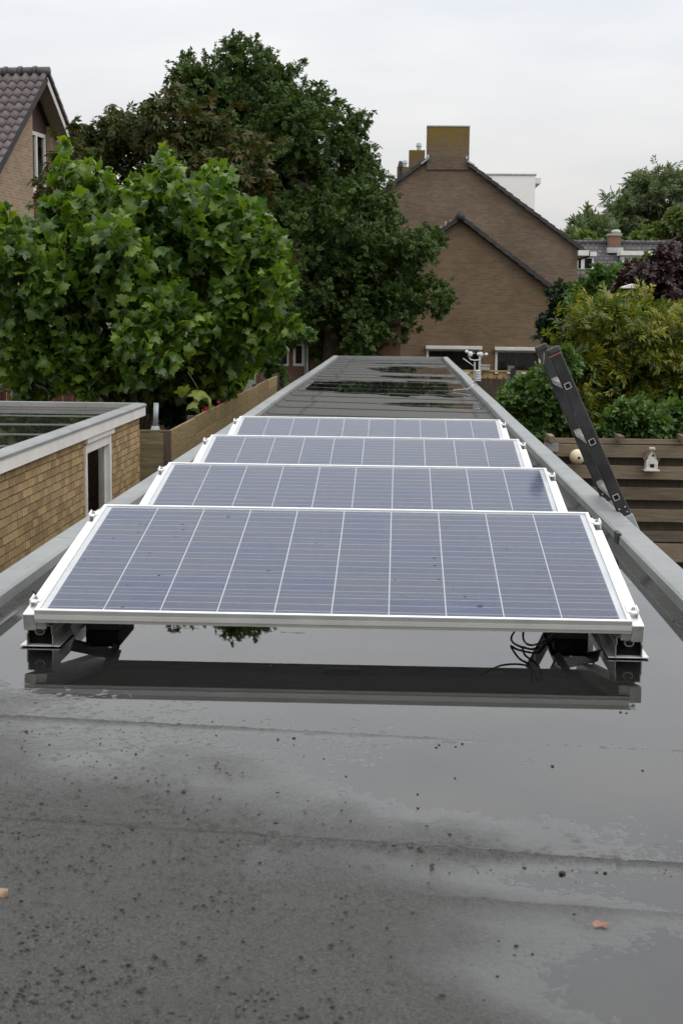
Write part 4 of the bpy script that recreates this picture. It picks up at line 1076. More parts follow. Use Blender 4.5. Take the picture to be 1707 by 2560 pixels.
m = MB(); m.prism([(bap.x, BY - 0.05, bap.z + 0.02), (ber.x + 0.45, BY - 0.05, ber.z - 0.45 * bs + 0.02), (ber.x + 0.45, BY - 0.05, ber.z - 0.45 * bs + 0.14), (bap.x, BY - 0.05, bap.z + 0.15), (bxl - 0.4, BY - 0.05, bzl - 0.4 * bs + 0.14), (bxl - 0.4, BY - 0.05, bzl - 0.4 * bs + 0.02)], (0, 24, 0)); m.build('roof', 'roof_tile_far', h2)
verge(h2, (cxr + 0.02, BY - 0.10, bap.z + 0.06 - bs * (cxr - bap.x)), (ber.x + 0.4, BY - 0.10, ber.z - 0.4 * bs + 0.06), 0.22, 17)
verge(h2, (cxl - 0.02, BY - 0.10, bap.z + 0.06 - bs * (bap.x - cxl)), (bxl - 0.4, BY - 0.10, bzl - 0.4 * bs + 0.06), 0.22, 17)
ctop = bp(1116, 317).z
ch = MB(); zb_ = bap.z - bs * (cxr - bap.x) - 0.05
chb = empty  # (name kept free)
m = MB(); m.box(cxl - 0.04, cxr, BY - 0.056, BY + 0.62, zb_ - 0.05, ctop)
cho = m.build('chimney', 'brick_chimney', h2, origin=(bap.x, BY, ctop - 1.0))
m = MB(); m.box(cxl - 0.05, cxr + 0.01, BY - 0.075, BY + 0.63, ctop, ctop + 0.04); m.build('capping', 'lead', cho)
for px, py in ((1062, 404), (1176, 408)):
    q = bp(px, py); m = MB(); m.bar((q.x - 0.14, BY - 0.16, q.z - (0.10 if px < 1100 else -0.06)), (q.x + 0.14, BY - 0.16, q.z + (0.12 if px < 1100 else -0.09)), 0.16, 0.05); m.build('flashing', 'lead', cho)
for px, py in ((1069, 391), (1166, 395)):
    q = bp(px, py); m = MB(); m.box(q.x - 0.045, q.x + 0.045, BY - 0.10, BY - 0.061, q.z - 0.05, q.z + 0.06); m.build('anchor_plate', 'lead', cho)
# the other chimneys of the terrace
for (px0, px1, pyt, Y, lab) in ((1022, 1062, 375, 61, 0), (992, 1024, 417, 67, 1), (967, 992, 452, 72, 2)):
    a = bp(px0, pyt, Y); b = bp(px1, pyt, Y)
    m = MB(); m.box(a.x, b.x, Y, Y + 0.6, bap.z - 2.2, a.z); c_ = m.build('chimney', 'brick_small_chimney', h2, origin=(a.x, Y, a.z - 0.6))
    q = bp(px0 + (px1 - px0) * 0.62, pyt, Y); m = MB(); m.tube([(q.x, Y + 0.3, a.z), (q.x, Y + 0.3, a.z + 0.14)], 0.09, 10); m.lathe((q.x, Y + 0.3, a.z + 0.15), [(0.10, 0.0), (0.12, 0.05), (0.09, 0.16), (0.0, 0.19)], 10); m.build('flue_cowl', 'lead', c_)
q0 = bp(1001, 402, 57); q1 = bp(1001, 446, 57)
m = MB(); m.tube([(q0.x, 57, q1.z - 0.5), (q0.x, 57, q0.z - 0.26)], 0.075, 10); m.lathe((q0.x, 57, q0.z - 0.26), [(0.11, 0.0), (0.11, 0.03), (0.075, 0.2), (0.055, 0.25), (0.0, 0.26)], 12); m.build('vent_pipe', 'rubber', h2)
# white rendered roof extension
DX0, DX1 = bp(1216, 437, 60).x, bp(1338, 438, 60).x
dz1, dz0 = bp(1338, 438, 60).z, bp(1338, 532, 60).z - 0.6
m = MB(); m.box(DX0 - 0.5, DX1, 60, 63, dz0, dz1); dm = m.build('dormer', 'render_white', h2)
m = MB(); m.box(DX0 - 0.52, DX1 + 0.04, 59.96, 63.05, dz1, dz1 + 0.05); m.build('roof_edge', 'lead', dm)
q = bp(1345, 453, 60); m = MB(); m.box(DX1 + 0.002, q.x + 0.1, 60.0, 63, q.z - 0.09, q.z + 0.13); m.build('gutter', 'white_paint', dm)
q = bp(1454, 632.5); m = MB(); m.box(ber.x - 0.02, bp(1469, 632).x, BY - 0.28, BY + 6, q.z - 0.10, q.z + 0.09); m.build('gutter', 'white_paint', h2)

# ---- house at the left
TH = math.radians(8)
LA = at(119, 178, 38.0)
u = Vector((math.sin(TH), math.cos(TH), 0)); rdg = Vector((-math.cos(TH), math.sin(TH), 0)); nrm = -rdg
lh = empty('tiled_house', (LA.x, LA.y, GROUND), 'tall pink brick house with dark pantiled roof at the edge of the picture', 'house')
SLP = 0.83
OV = 0.42           # overhang of the roof over the gable wall
def lp(a, b, z): return LA + u * a + rdg * b + Vector((0, 0, z))
m = MB()
half = 5.2
def gable_piece(a0, a1, b0, b1, zlow):
    """a vertical strip of gable wall between a0 and a1 (a = along the gable), from zlow up to the roof"""
    zr = lambda a: -SLP * abs(a) - 0.22
    pts = [lp(a0, b0, zlow), lp(a1, b0, zlow), lp(a1, b0, zr(a1))]
    if a0 < 0 < a1: pts.append(lp(0, b0, zr(0)))
    pts.append(lp(a0, b0, zr(a0)))
    return pts
zfloor = GROUND - LA.z
WA0, WA1, WZ0, WZ1 = 0.10, 1.05, -2.98, -1.46     # window in the dark panel
m = MB(); m.prism(gable_piece(-half, -0.02, OV, 0, zfloor), rdg * 0.3); m.build('wall', 'brick_pink', lh)
m = MB(); m.prism(gable_piece(1.22, half, OV, 0, zfloor), rdg * 0.3); m.build('wall', 'brick_pink', lh)
m = MB(); m.prism([lp(-0.02, OV + 0.12, WZ1), lp(1.22, OV + 0.12, WZ1), lp(1.22, OV + 0.12, -SLP * 1.22 - .22), lp(0, OV + 0.12, -.22), lp(-0.02, OV + 0.12, -.24)], rdg * 0.2); m.build('dark_brick_panel', 'brick_purple', lh)
m = MB(); m.prism([lp(-0.02, OV + 0.12, zfloor), lp(1.22, OV + 0.12, zfloor), lp(1.22, OV + 0.12, WZ0), lp(-0.02, OV + 0.12, WZ0)], rdg * 0.2); m.build('dark_brick_panel', 'brick_purple', lh)
m = MB(); m.prism([lp(1.07, OV + 0.12, WZ0), lp(1.22, OV + 0.12, WZ0), lp(1.22, OV + 0.12, WZ1), lp(1.07, OV + 0.12, WZ1)], rdg * 0.2); m.build('dark_brick_panel', 'brick_purple', lh)
m = MB()
def lbox(m, a0, a1, b0, b1, z0, z1):
    vs = [lp(a, b, z) for z in (z0, z1) for a, b in ((a0, b0), (a1, b0), (a1, b1), (a0, b1))]
    return m.add(vs, [(0, 3, 2, 1), (4, 5, 6, 7), (0, 1, 5, 4), (1, 2, 6, 5), (2, 3, 7, 6), (3, 0, 4, 7)])
b0, b1 = OV + 0.08, OV + 0.16
lbox(m, 0.0, 0.07, b0, b1, WZ0, WZ1); lbox(m, 1.0, 1.07, b0, b1, WZ0, WZ1); lbox(m, 0.07, 1.0, b0, b1, WZ1 - 0.10, WZ1); lbox(m, 0.07, 1.0, b0, b1, WZ0, WZ0 + 0.08); lbox(m, 0.40, 0.50, b0, b1, WZ0 + 0.08, WZ1 - 0.10)
wl = m.build('window', 'white_paint', lh)
m = MB(); lbox(m, 0.07, 1.0, OV + 0.13, OV + 0.135, WZ0 + 0.08, WZ1 - 0.10); m.build('pane', 'window_glass', wl)
m = MB(); lbox(m, 0.07, 0.95, OV + 0.24, OV + 0.25, WZ0 + 0.08, WZ1 - 0.10); m.build('curtain', 'curtain_grey', wl)
m = MB(); lbox(m, -0.05, 1.12, OV + 0.05, OV + 0.15, WZ0 - 0.06, WZ0); m.build('sill', 'white_paint', wl)
# roof slabs + soffit + verge
for sgn in (-1, 1):
    m = MB(); a1 = sgn * (half + 0.5)
    vs = []
    pts = [lp(0, 0, -0.06), lp(a1, 0, -0.06 - SLP * abs(a1)), lp(a1, 0, -0.13 - SLP * abs(a1)), lp(0, 0, -0.13)]
    m.prism(pts, rdg * 9.0); m.build('roof_deck', 'verge_tile', lh)
    m = MB(); pts = [lp(0, 0.03, -0.132), lp(a1, 0.03, -0.132 - SLP * abs(a1)), lp(a1, 0.03, -0.20 - SLP * abs(a1)), lp(0, 0.03, -0.20)]
    m.prism(pts, rdg * (OV - 0.03)); m.build('soffit', 'soffit', lh)
    m = MB(); m.bar(lp(0, 0.012, -0.17), lp(a1, 0.012, -0.17 - SLP * abs(a1)), 0.022, 0.20); m.build('barge_board', 'white_paint' if sgn > 0 else 'verge_tile', lh)
m = MB(); lbox(m, 1.55, 1.72, -0.02, OV + 0.02, -SLP * 1.63 - 0.36, -SLP * 1.63 - 0.22); m.build('purlin_end', 'soffit', lh)
# pantiles on the slope we see
def pantiles():
    tw, tlg, ex = 0.245, 0.40, 0.335
    sdir = (u * -1 + Vector((0, 0, -SLP))).normalized()
    nup = rdg.cross(sdir); nup = nup if nup.z > 0 else -nup
    N = 12; V = []; Fs = []
    for j in (0, 1):
        for i in range(N + 1):
            t = i / N
            h = 0.040 * math.sin(2 * math.pi * (t * 1.0 - 0.08)) + 0.02 + (0.0 if j == 0 else 0.030)
            q = rdg * (t * (tw + 0.012)) + sdir * (tlg * j) + nup * h
            V.append(q)
    nv = len(V)
    V += [v - nup * 0.018 for v in V]
    for i in range(N):
        Fs.append((i, i + 1, N + 2 + i, N + 1 + i)); Fs.append((N + 1 + i, N + 2 + i, nv + N + 2 + i, nv + N + 1 + i))
    me = bpy.data.meshes.new('pantile'); me.from_pydata([tuple(v) for v in V], [], Fs); me.materials.append(MATS['roof_tile']); me.update()
    me.polygons.foreach_set('use_smooth', [i % 2 == 0 for i in range(len(me.polygons))])
    for r in range(16):
        for c in range(14):
            o = bpy.data.objects.new('pantile', me)
            o.location = (LA + Vector((0, 0, -0.055)) + sdir * (0.06 + ex * r) + rdg * (-0.02 + tw * c) + nup * 0.012) - lh.location
            link(o, lh)
    # verge of the far slope shows only its edge
    for k in range(12):
        m = MB(); a0 = k * 0.30; m.bar(lp(a0, -0.01, -0.03 - SLP * a0), lp(a0 + 0.34, -0.01, 0.0 - SLP * (a0 + 0.34)), 0.10, 0.07); m.build('verge_tile', 'roof_tile', lh)
    for k in range(12):
        m = MB(); b_ = -0.06 + k * 0.40
        m.tube([lp(0, b_, 0.0), lp(0, b_ + 0.36, 0.0)], 0.115, 12); m.tube([lp(0, b_ + 0.34, 0.005), lp(0, b_ + 0.42, 0.005)], 0.135, 12); m.build('ridge_tile', 'ridge_tile', lh, smooth=True)
pantiles()
q = at(-2, 164, 40.0); m = MB(); m.box(q.x - 0.6, q.x + 0.02, 42.0, 42.8, LA.z - 0.9, LA.z + 0.13); m.build('chimney', 'brick_far', lh)

# ---- terrace far to the right
TY = 80.0
def tp(px, py, Y=TY): return at(px, py, Y)
rz = tp(1600, 609).z; ez = tp(1600, 722).z
ta, tb = tp(1400, 640).x, tp(1900, 640).x
te = empty('terrace_row', ((ta + tb) / 2, TY, GROUND), 'distant terrace with grey tiled roof, white dormers and one chimney', 'house')
m = MB(); m.prism([(ta, TY, rz), (ta, TY - 4.2, ez), (ta, TY - 4.2, ez - 0.15), (ta, TY + 4.2, ez - 0.15), (ta, TY + 4.2, ez)], (tb - ta, 0, 0)); rf = m.build('roof', 'roof_tile_far', te)
m = MB(); m.box(ta + 0.1, tb - 0.1, TY - 3.8, TY + 3.8, GROUND, ez - 0.15); m.build('wall', 'brick_far', te)
for k in range(26):
    m = MB(); x = ta + k * (tb - ta) / 26; m.tube([(x, TY, rz), (x + (tb - ta) / 26 * 0.98, TY, rz + 0.02)], 0.16, 8); m.build('ridge_tile', 'roof_tile_far', rf)
a = tp(1516, 591); b = tp(1545, 591)
m = MB(); m.box(a.x, b.x, TY - 0.9, TY - 0.1, rz - 1.2, a.z); co = m.build('chimney', 'brick_far', rf)
m = MB(); m.box(a.x - 0.06, b.x + 0.06, TY - 0.96, TY - 0.04, a.z, a.z + 0.10); m.build('capping', 'soffit', co)
m = MB(); m.lathe(((a.x + b.x) / 2 + 0.1, TY - 0.5, a.z + 0.1), [(0.22, 0.0), (0.26, 0.12), (0.2, 0.22), (0.0, 0.25)], 10); m.build('flue_cowl', 'lead', co)
m = MB(); m.box(a.x - 0.12, b.x + 0.1, TY - 1.25, TY - 0.92, tp(1530, 630).z - 0.1, tp(1530, 626).z + 0.1); m.build('flashing', 'lead', co)
def dormer(px0, px1, pyt, pyb, mulls, Y=TY - 2.6):
    x0, x1 = tp(px0, pyt, Y).x, tp(px1, pyt, Y).x; zt_, z0_ = tp(px0, pyt, Y).z, tp(px0, pyb, Y).z
    m = MB(); m.box(x0, x1, Y + 0.06, Y + 2.4, z0_, zt_); d = m.build('dormer', 'white_paint', rf)
    m = MB(); m.box(x0 - 0.12, x1 + 0.12, Y - 0.12, Y + 2.4, zt_, zt_ + 0.22); m.build('roof_edge', 'white_paint', d)
    e = [x0] + [tp(q_, pyt, Y).x for q_ in mulls] + [x1]
    for p_, q_ in zip(e[:-1], e[1:]):
        m = MB(); m.box(p_ + 0.10, q_ - 0.10, Y + 0.03, Y + 0.058, z0_ + 0.22, zt_ - 0.12); m.build('pane', 'dark_room', d)
dormer(1441, 1484, 640, 681, [1457]); dormer(1556, 1662, 638, 682, [1574, 1617, 1630])
# garden canopy, white, in front of the terrace
q = tp(1578, 712, 31.5); cn = empty('garden_parasol', (q.x, 31.5, GROUND), 'small pale garden parasol between the purple tree and the yellowing shrub', 'parasol')
m = MB(); m.prism([(q.x - 0.22, 31.3, q.z - 0.055), (q.x, 31.3, q.z + 0.02), (q.x + 0.24, 31.3, q.z - 0.035), (q.x + 0.24, 31.3, q.z - 0.06), (q.x - 0.22, 31.3, q.z - 0.08)], (0, 0.5, 0)); m.build('cover', 'white_paint', cn)
for dx in (0.03,):
    m = MB(); m.tube([(q.x + dx + 0.1, 31.55, GROUND), (q.x + dx, 31.55, q.z - 0.05)], 0.022, 8); m.build('pole', 'white_paint', cn)

# ---- pale wooden fence below the house windows
PFY = 45.0
pf = empty('garden_fence', (at(1260, 940, PFY).x, PFY, GROUND), 'pale new wooden fence with a light top rail in front of the windows', 'fence')
x0, x1 = at(1150, 940, PFY).x, at(1365, 940, PFY).x
zt, zb_ = at(1260, 930, PFY).z, at(1260, 958, PFY).z
k = 0; x = x0
while x < x1:
    m = MB(); yy = PFY + (0.03 if k % 3 == 1 else 0); m.box(x, x + 0.138, yy, yy + 0.02, zb_ - 0.02, zt - (0.0 if k % 3 != 1 else 0.10)); m.build('board', 'wood_pale', pf); x += 0.145; k += 1
m = MB(); m.box(x0, x1, PFY - 0.05, PFY + 0.06, zt, zt + 0.045); m.build('top_rail', 'wood_pale', pf)
for px in (1218, 1240, 1258):
    q = at(px, 949, PFY); m = MB(); m.box(q.x - 0.02, q.x + 0.02, PFY - 0.055, PFY - 0.001, zb_, q.z + 0.08); m.build('notch_bar', 'wood_dark', pf)  # dark upright bars put in for the fence's dark notches
df = empty('garden_fence', (at(1230, 970, 43).x, 43, GROUND), 'dark brown upright board fence below the pale wooden one', 'fence')
x = at(1100, 970, 43).x
while x < at(1400, 970, 43).x:
    m = MB(); m.box(x, x + 0.145, 43 + random.uniform(0, .01), 43.02, GROUND, at(1230, 958.5, 40).z + random.uniform(-.01, .01)); m.build('board', 'wood_dark', df); x += 0.15
q0, q1 = at(1203, 915, 44.6), at(1225, 930, 44.6)
ub = empty('utility_box', ((q0.x + q1.x) / 2, 44.8, q1.z), 'beige utility box standing on the pale fence rail', 'box')
m = MB(); m.box(q0.x, q1.x, 44.9, 45.15, zt + 0.046, q0.z); m.build('case', 'white_paint_old', ub, bevel=0.01)
m = MB(); m.box(q0.x - 0.01, q1.x + 0.01, 44.88, 45.17, q0.z, q0.z + 0.02); m.build('lid', 'white_paint_old', ub)
q0, q1 = at(1276, 926, 44.8), at(1288, 956, 44.8)
gp = empty('dark_cover', ((q0.x + q1.x) / 2, 44.9, q1.z), 'dark blue cloth hung over the pale fence under a small pale sign', 'cloth')
m = MB(); m.prism([(q0.x, 44.9, q1.z - 0.3), (q1.x, 44.9, q1.z - 0.3), (q1.x + 0.005, 44.86, q0.z), (q1.x - 0.02, 44.84, q0.z + 0.07), (q0.x + 0.02, 44.84, q0.z + 0.07), (q0.x - 0.005, 44.86, q0.z)], (0, 0.09, 0)); m.build('cloth', 'plastic_blue', gp, bevel=0.01)
q0, q1 = at(1270, 915, 44.8), at(1286, 925, 44.8)
sg_ = empty('pale_sign', ((q0.x + q1.x) / 2, 45.0, zt + 0.045), 'small pale blue plate above the pale fence rail', 'sign')
m = MB(); m.box(q0.x, q1.x, 45.0, 45.03, zt + 0.046, q0.z); m.build('plate', 'galvanised', sg_)
# ================================================================== TREES AND PLANTS
def leaf_palmate(fold=0.42, droop=0.3, skew_=0.0):
    half = [(0.12, -0.06), (0.30, -0.07), (0.47, 0.03), (0.42, 0.20), (0.70, 0.38), (0.56, 0.50), (0.34, 0.55), (0.27, 0.76), (0.13, 0.80)]
    pts = [(0, 0.02)] + half + [(0, 1.0)] + [(-x, y) for x, y in reversed(half)]
    V = [(x * (1 + skew_ * (1 if x > 0 else -1)), y, -fold * abs(x) ** 1.4 - droop * (y - 0.3) ** 2) for x, y in pts] + [(0, 0.32, 0.05)]
    n = len(pts)
    return np.array(V), np.array([(i, (i + 1) % n, n) for i in range(n)])
def sprig(nl, ln, wd, spread, droop=0.15, stem=0.5, seed=1, palm=False):
    """a small spray of simple leaves; each leaf two folded triangles"""
    r = np.random.default_rng(seed); V = []; Fs = []
    for k in range(nl):
        if palm:
            a = (k - (nl - 1) / 2) * (2 * math.pi * 0.78 / nl); b = np.array([0, 0, 0.0])
            d = np.array([math.sin(a), math.cos(a), -droop])
        else:
            t = k / max(nl - 1, 1); a = (1 if k % 2 else -1) * spread * (1 - 0.75 * t) + r.normal(0, 0.2)
            b = np.array([0, stem * t, 0.04 * r.normal()]); d = np.array([math.sin(a), math.cos(a), r.normal(-droop, 0.25)])
        d = d / np.linalg.norm(d); s = np.cross(d, [0, 0, 1.0]); s /= np.linalg.norm(s); s = s + np.array([0, 0, r.normal(0, 0.35)])
        nrm = np.cross(s, d)
        l = ln * r.uniform(0.75, 1.15); w = wd * r.uniform(0.8, 1.15)
        i = len(V)
        V += [b, b + d * l * 0.55 + s * w / 2 + nrm * w * 0.12, b + d * l - np.array([0, 0, 0.12 * l]), b + d * l * 0.55 - s * w / 2 + nrm * w * 0.12]
        Fs += [(i, i + 1, i + 2), (i, i + 2, i + 3)]
    return np.array(V), np.array(Fs)
def frames(dirs, nrms):
    """rotation matrices whose y axis is dirs and z axis close to nrms"""
    y = dirs / np.linalg.norm(dirs, axis=1, keepdims=True)
    x = np.cross(y, nrms); x /= np.linalg.norm(x, axis=1, keepdims=True) + 1e-9
    z = np.cross(x, y)
    return np.stack([x, y, z], -1)
def place(tmpls, P, R, S, rng):
    Vs = []; Fs = []; var = []; b = 0
    ch = rng.integers(0, len(tmpls), len(P))
    for t, (TV, TF) in enumerate(tmpls):
        ii = np.where(ch == t)[0]
        if len(ii) == 0: continue
        V = np.einsum('nij,kj->nki', R[ii], TV) * S[ii][:, None, None] + P[ii][:, None, :]
        n, k = len(ii), len(TV)
        Vs.append(V.reshape(-1, 3)); Fs.append((TF[None] + (np.arange(n) * k)[:, None, None]).reshape(-1, 3) + b)
        var.append(np.repeat(rng.random(n), len(TF))); b += n * k
    return np.concatenate(Vs), np.concatenate(Fs), np.concatenate(var)
def scatter(clumps, n, rng, sub=14, subr=0.38, inner=0.25, upb=0.5, tips=0.12):
    """points spread through a crown: clumps -> sub-clumps -> leaves"""
    C = np.array([c[0] for c in clumps]); Rr = np.array([c[1] for c in clumps])
    wts = Rr ** 2; wts = wts / wts.sum()
    ci = rng.choice(len(C), n, p=wts)
    # sub-clump centres on each clump's shell
    SUBS = rng.normal(size=(len(C), sub, 3)); SUBS /= np.linalg.norm(SUBS, axis=2, keepdims=True)
    SUBR = rng.uniform(0.55, 0.95, (len(C), sub, 1))
    si = rng.integers(0, sub, n)
    d0 = SUBS[ci, si]
    cen = C[ci] + d0 * SUBR[ci, si] * Rr[ci][:, None]
    q = rng.normal(size=(n, 3)); q /= np.linalg.norm(q, axis=1, keepdims=True)
    rad = rng.uniform(0.25, 1.0, n) ** 0.6
    P = cen + q * (rad * subr * Rr[ci])[:, None]
    core = rng.random(n) < inner
    P[core] = C[ci[core]] + q[core] * (rng.random(core.sum()) ** 0.45 * 0.8 * Rr[ci[core]])[:, None]
    tip = rng.random(n) < tips
    P[tip] = cen[tip] + d0[tip] * (rng.uniform(0.3, 0.75, tip.sum()) * Rr[ci[tip]] * 0.75)[:, None] + rng.normal(size=(tip.sum(), 3)) * 0.05 * Rr[ci[tip]][:, None]
    outd = P - C[ci]; outd /= np.linalg.norm(outd, axis=1, keepdims=True) + 1e-9
    dirs = outd * 0.8 + rng.normal(size=(n, 3)) * 0.55 + np.array([0, 0, 0.15])
    nr = outd * (1 - upb) + np.array([0, 0, 1.0]) * upb + rng.normal(size=(n, 3)) * 0.35
    return P, dirs, nr
def limbs(base, clumps, r0, bark, parent, trunk_top=None, n_br=10, rng=None):
    base = Vector(base); cen = Vector(np.mean([c[0] for c in clumps], axis=0))
    zt = trunk_top if trunk_top is not None else cen.z
    tp_ = Vector((base.x * 0.5 + cen.x * 0.5, base.y * 0.5 + cen.y * 0.5, zt))
    m = MB(); pts = []; rr = []
    for k in range(6):
        t = k / 5; pts.append(base.lerp(tp_, t) + Vector((rng.normal() * 0.05, rng.normal() * 0.05, 0)) * (1 if 0 < k < 5 else 0)); rr.append(r0 * (1.15 - 0.65 * t))
    m.tube(pts, rr, 10); m.build('trunk', bark, parent, smooth=True)
    order = sorted(range(len(clumps)), key=lambda i: -clumps[i][1])[:n_br]
    for i in order:
        c = Vector(clumps[i][0]); t0 = rng.uniform(0.55, 0.98); a = base.lerp(tp_, t0)
        mid = a.lerp(c, 0.5) + Vector((0, 0, 0.12 * (c - a).length))
        m = MB(); ra = r0 * 0.42
        m.tube([a, mid, c, c + (c - mid).normalized() * clumps[i][1] * 0.7], [ra, ra * 0.6, ra * 0.32, ra * 0.08], 6)
        for k in range(5):
            dv = Vector(rng.normal(size=3)).normalized(); dv.z = abs(dv.z) * 0.7 + dv.z * 0.3
            m.tube([c - dv * 0.05, c + dv * clumps[i][1] * 0.85], [ra * 0.22, ra * 0.05], 4, cap=False)
        m.build('branch', bark, parent, smooth=True)
def px_clumps(lst, Y, dY, rng, extra=0.6):
    """surveyed crown masses (photo x, y, radius) at distance Y, given depth; plus masses behind them for thickness"""
    out_ = []
    for (x, y, r) in lst:
        dy = rng.uniform(-dY, dY) * 0.8
        p = at(x, y, Y + dy); R = r / F_PX * (Y + dy)
        out_.append((np.array(p), R))
        if rng.random() < extra:
            p2 = at(x, y, Y + dy) + Vector((rng.normal() * R * 0.3, dY * rng.uniform(0.4, 1.2), -R * 0.2)); out_.append((np.array(p2), R * 0.85))
    return out_
def tree(name, label, cat, lst, Y, dY, base_px, tmpls, n, size, leafmat, bark='bark', r0=0.15, seed=1, group=None, foliage='crown', sub=14, subr=0.38, tips=0.12, inner=0.25, upb=0.5, trunk_top=None, n_br=10, individual=0):
    rng = np.random.default_rng(seed)
    clumps = px_clumps(lst, Y, dY, rng)
    bx = at(base_px, 900, Y).x
    e = empty(name, (bx, Y, GROUND), label, cat, group)
    P, D, N = scatter(clumps, n, rng, sub=sub, subr=subr, tips=tips, inner=inner, upb=upb)
    S = size * rng.uniform(0.7, 1.25, n)
    R = frames(D, N)
    if individual:
        # the leaves that show largest are separate leaves
        toward = np.linalg.norm(P - np.array(EYE), axis=1) - 0.35 * S / size
        pick = np.argsort(toward)[:individual]
        keep = np.ones(n, bool); keep[pick] = False
        me = bpy.data.meshes.new('leaf'); me.from_pydata([tuple(v) for v in tmpls[0][0]], [], [tuple(int(a) for a in f) for f in tmpls[0][1]]); me.materials.append(MATS[leafmat]); me.update()
        for i in pick:
            o = bpy.data.objects.new('leaf', me)
            M = Matrix([list(R[i][r] * S[i]) + [P[i][r] - e.location[r]] for r in range(3)] + [[0, 0, 0, 1]])
            o.matrix_basis = M
            link(o, e)
        P, R, S = P[keep], R[keep], S[keep]
    V, Fc, var = place(tmpls, P, R, S, rng)
    mesh_np(foliage, V, Fc, leafmat, e, var=var, kind='stuff' if individual else None)
    limbs((bx, Y, GROUND), clumps, r0, bark, e, trunk_top=trunk_top, n_br=n_br, rng=rng)
    return e
T_PALM = [leaf_palmate(0.42, 0.30), leaf_palmate(0.85, 0.10, 0.12), leaf_palmate(0.15, 0.65, -0.15), leaf_palmate(0.6, 0.5, 0.05)]
T_OAK = [sprig(7, 0.62, 0.34, 1.1, 0.1, 0.6, s) for s in (1, 2, 3)]
T_CHEST = [sprig(6, 1.0, 0.36, 0, 0.45, 0, s, palm=True) for s in (4, 5)]
T_LONG = [sprig(7, 0.62, 0.22, 0.95, 0.2, 0.75, s) for s in (6, 7, 8)]
T_IVY = [sprig(6, 0.6, 0.42, 1.2, 0.2, 0.7, s) for s in (9, 10)]

tree('plane_tree', 'bushy bright green plane tree with large lobed leaves behind the garage', 'tree',
     [(100, 660, 135), (300, 640, 135), (470, 650, 135), (610, 730, 105), (560, 580, 80), (430, 520, 70), (150, 540, 48), (200, 820, 140), (400, 830, 140), (580, 850, 105), (685, 810, 55), (20, 800, 120), (20, 625, 56), (-90, 700, 150), (655, 640, 50), (300, 930, 70), (470, 930, 65), (395, 440, 30), (165, 430, 22), (520, 460, 30), (590, 520, 40), (265, 480, 34), (250, 550, 66), (700, 720, 38), (690, 600, 20), (722, 670, 16), (90, 930, 70), (210, 940, 64), (400, 955, 50), (60, 970, 46), (540, 930, 56), (330, 985, 34)]
     + [(x + (i % 2) * 6, y, 13 + 3 * i) for x, y0 in ((160, 365), (402, 375), (432, 410), (540, 425), (610, 485), (258, 420), (62, 560), (335, 455), (5, 540), (485, 450), (690, 590), (200, 450), (655, 530)) for i, y in enumerate(range(y0, y0 + 110, 26))],
     20.0, 1.3, 330, T_PALM, 13000, 0.150, 'leaf_plane', 'bark_green', 0.09, seed=3, sub=10, subr=0.45, inner=0.3, upb=0.42, tips=0.05, individual=300, trunk_top=-0.1)
tree('chestnut_tree', 'browning horse chestnut tree between the pink brick house and the oak', 'tree',
     [(235, 345, 55), (330, 310, 65), (450, 320, 90), (560, 390, 100), (300, 420, 100), (430, 470, 120), (600, 520, 90), (650, 620, 80), (190, 400, 55), (520, 600, 120), (200, 330, 28), (280, 300, 30), (380, 268, 28), (130, 470, 50), (380, 620, 120), (250, 560, 110), (680, 700, 60)],
     28.0, 1.2, 420, T_CHEST, 6500, 0.16, 'leaf_chestnut', 'bark', 0.16, seed=5, sub=16, subr=0.36, tips=0.1, upb=0.6)
tree('oak_tree', 'tall dark green oak rising above everything in the middle of the picture', 'tree',
     [(605, 150, 50), (560, 215, 80), (675, 235, 80), (500, 230, 60), (465, 195, 36), (470, 150, 18), (604, 112, 20), (660, 138, 20), (620, 340, 130), (745, 325, 80), (800, 272, 38), (865, 355, 40), (845, 435, 75), (720, 450, 140), (560, 420, 120), (890, 515, 52), (825, 595, 115), (930, 595, 50), (1035, 612, 42), (985, 690, 78), (1070, 735, 42), (890, 720, 120), (780, 740, 120), (680, 610, 140), (985, 800, 52), (900, 830, 55), (790, 835, 70), (1085, 600, 24), (925, 450, 40), (945, 520, 42), (900, 400, 34), (970, 560, 34), (900, 300, 22), (1110, 745, 22), (700, 190, 30), (790, 225, 20), (850, 280, 22), (455, 240, 34), (1100, 770, 20), (640, 740, 90)],
     40.0, 2.0, 830, T_OAK, 46000, 0.165, 'leaf_oak', 'bark', 0.24, seed=8, sub=34, subr=0.23, tips=0.23, upb=0.4, inner=0.22, n_br=16)
tree('yellowing_shrub', 'large yellow green shrub spreading above the grey board fence', 'shrub',
     [(1490, 870, 95), (1600, 860, 105), (1700, 900, 110), (1445, 950, 56), (1530, 970, 100), (1650, 1000, 100), (1560, 790, 42), (1480, 795, 40), (1690, 815, 42), (1610, 790, 26), (1385, 1000, 40), (1440, 1040, 55), (1780, 900, 120), (1660, 775, 18), (1460, 757, 16), (1590, 748, 14), (1540, 740, 12), (1760, 1030, 80), (1580, 900, 90)],
     17.0, 0.7, 1560, T_LONG, 11000, 0.135, 'leaf_yellow', 'bark_green', 0.06, seed=12, sub=24, subr=0.26, tips=0.13, upb=0.45, trunk_top=-0.6, n_br=12)
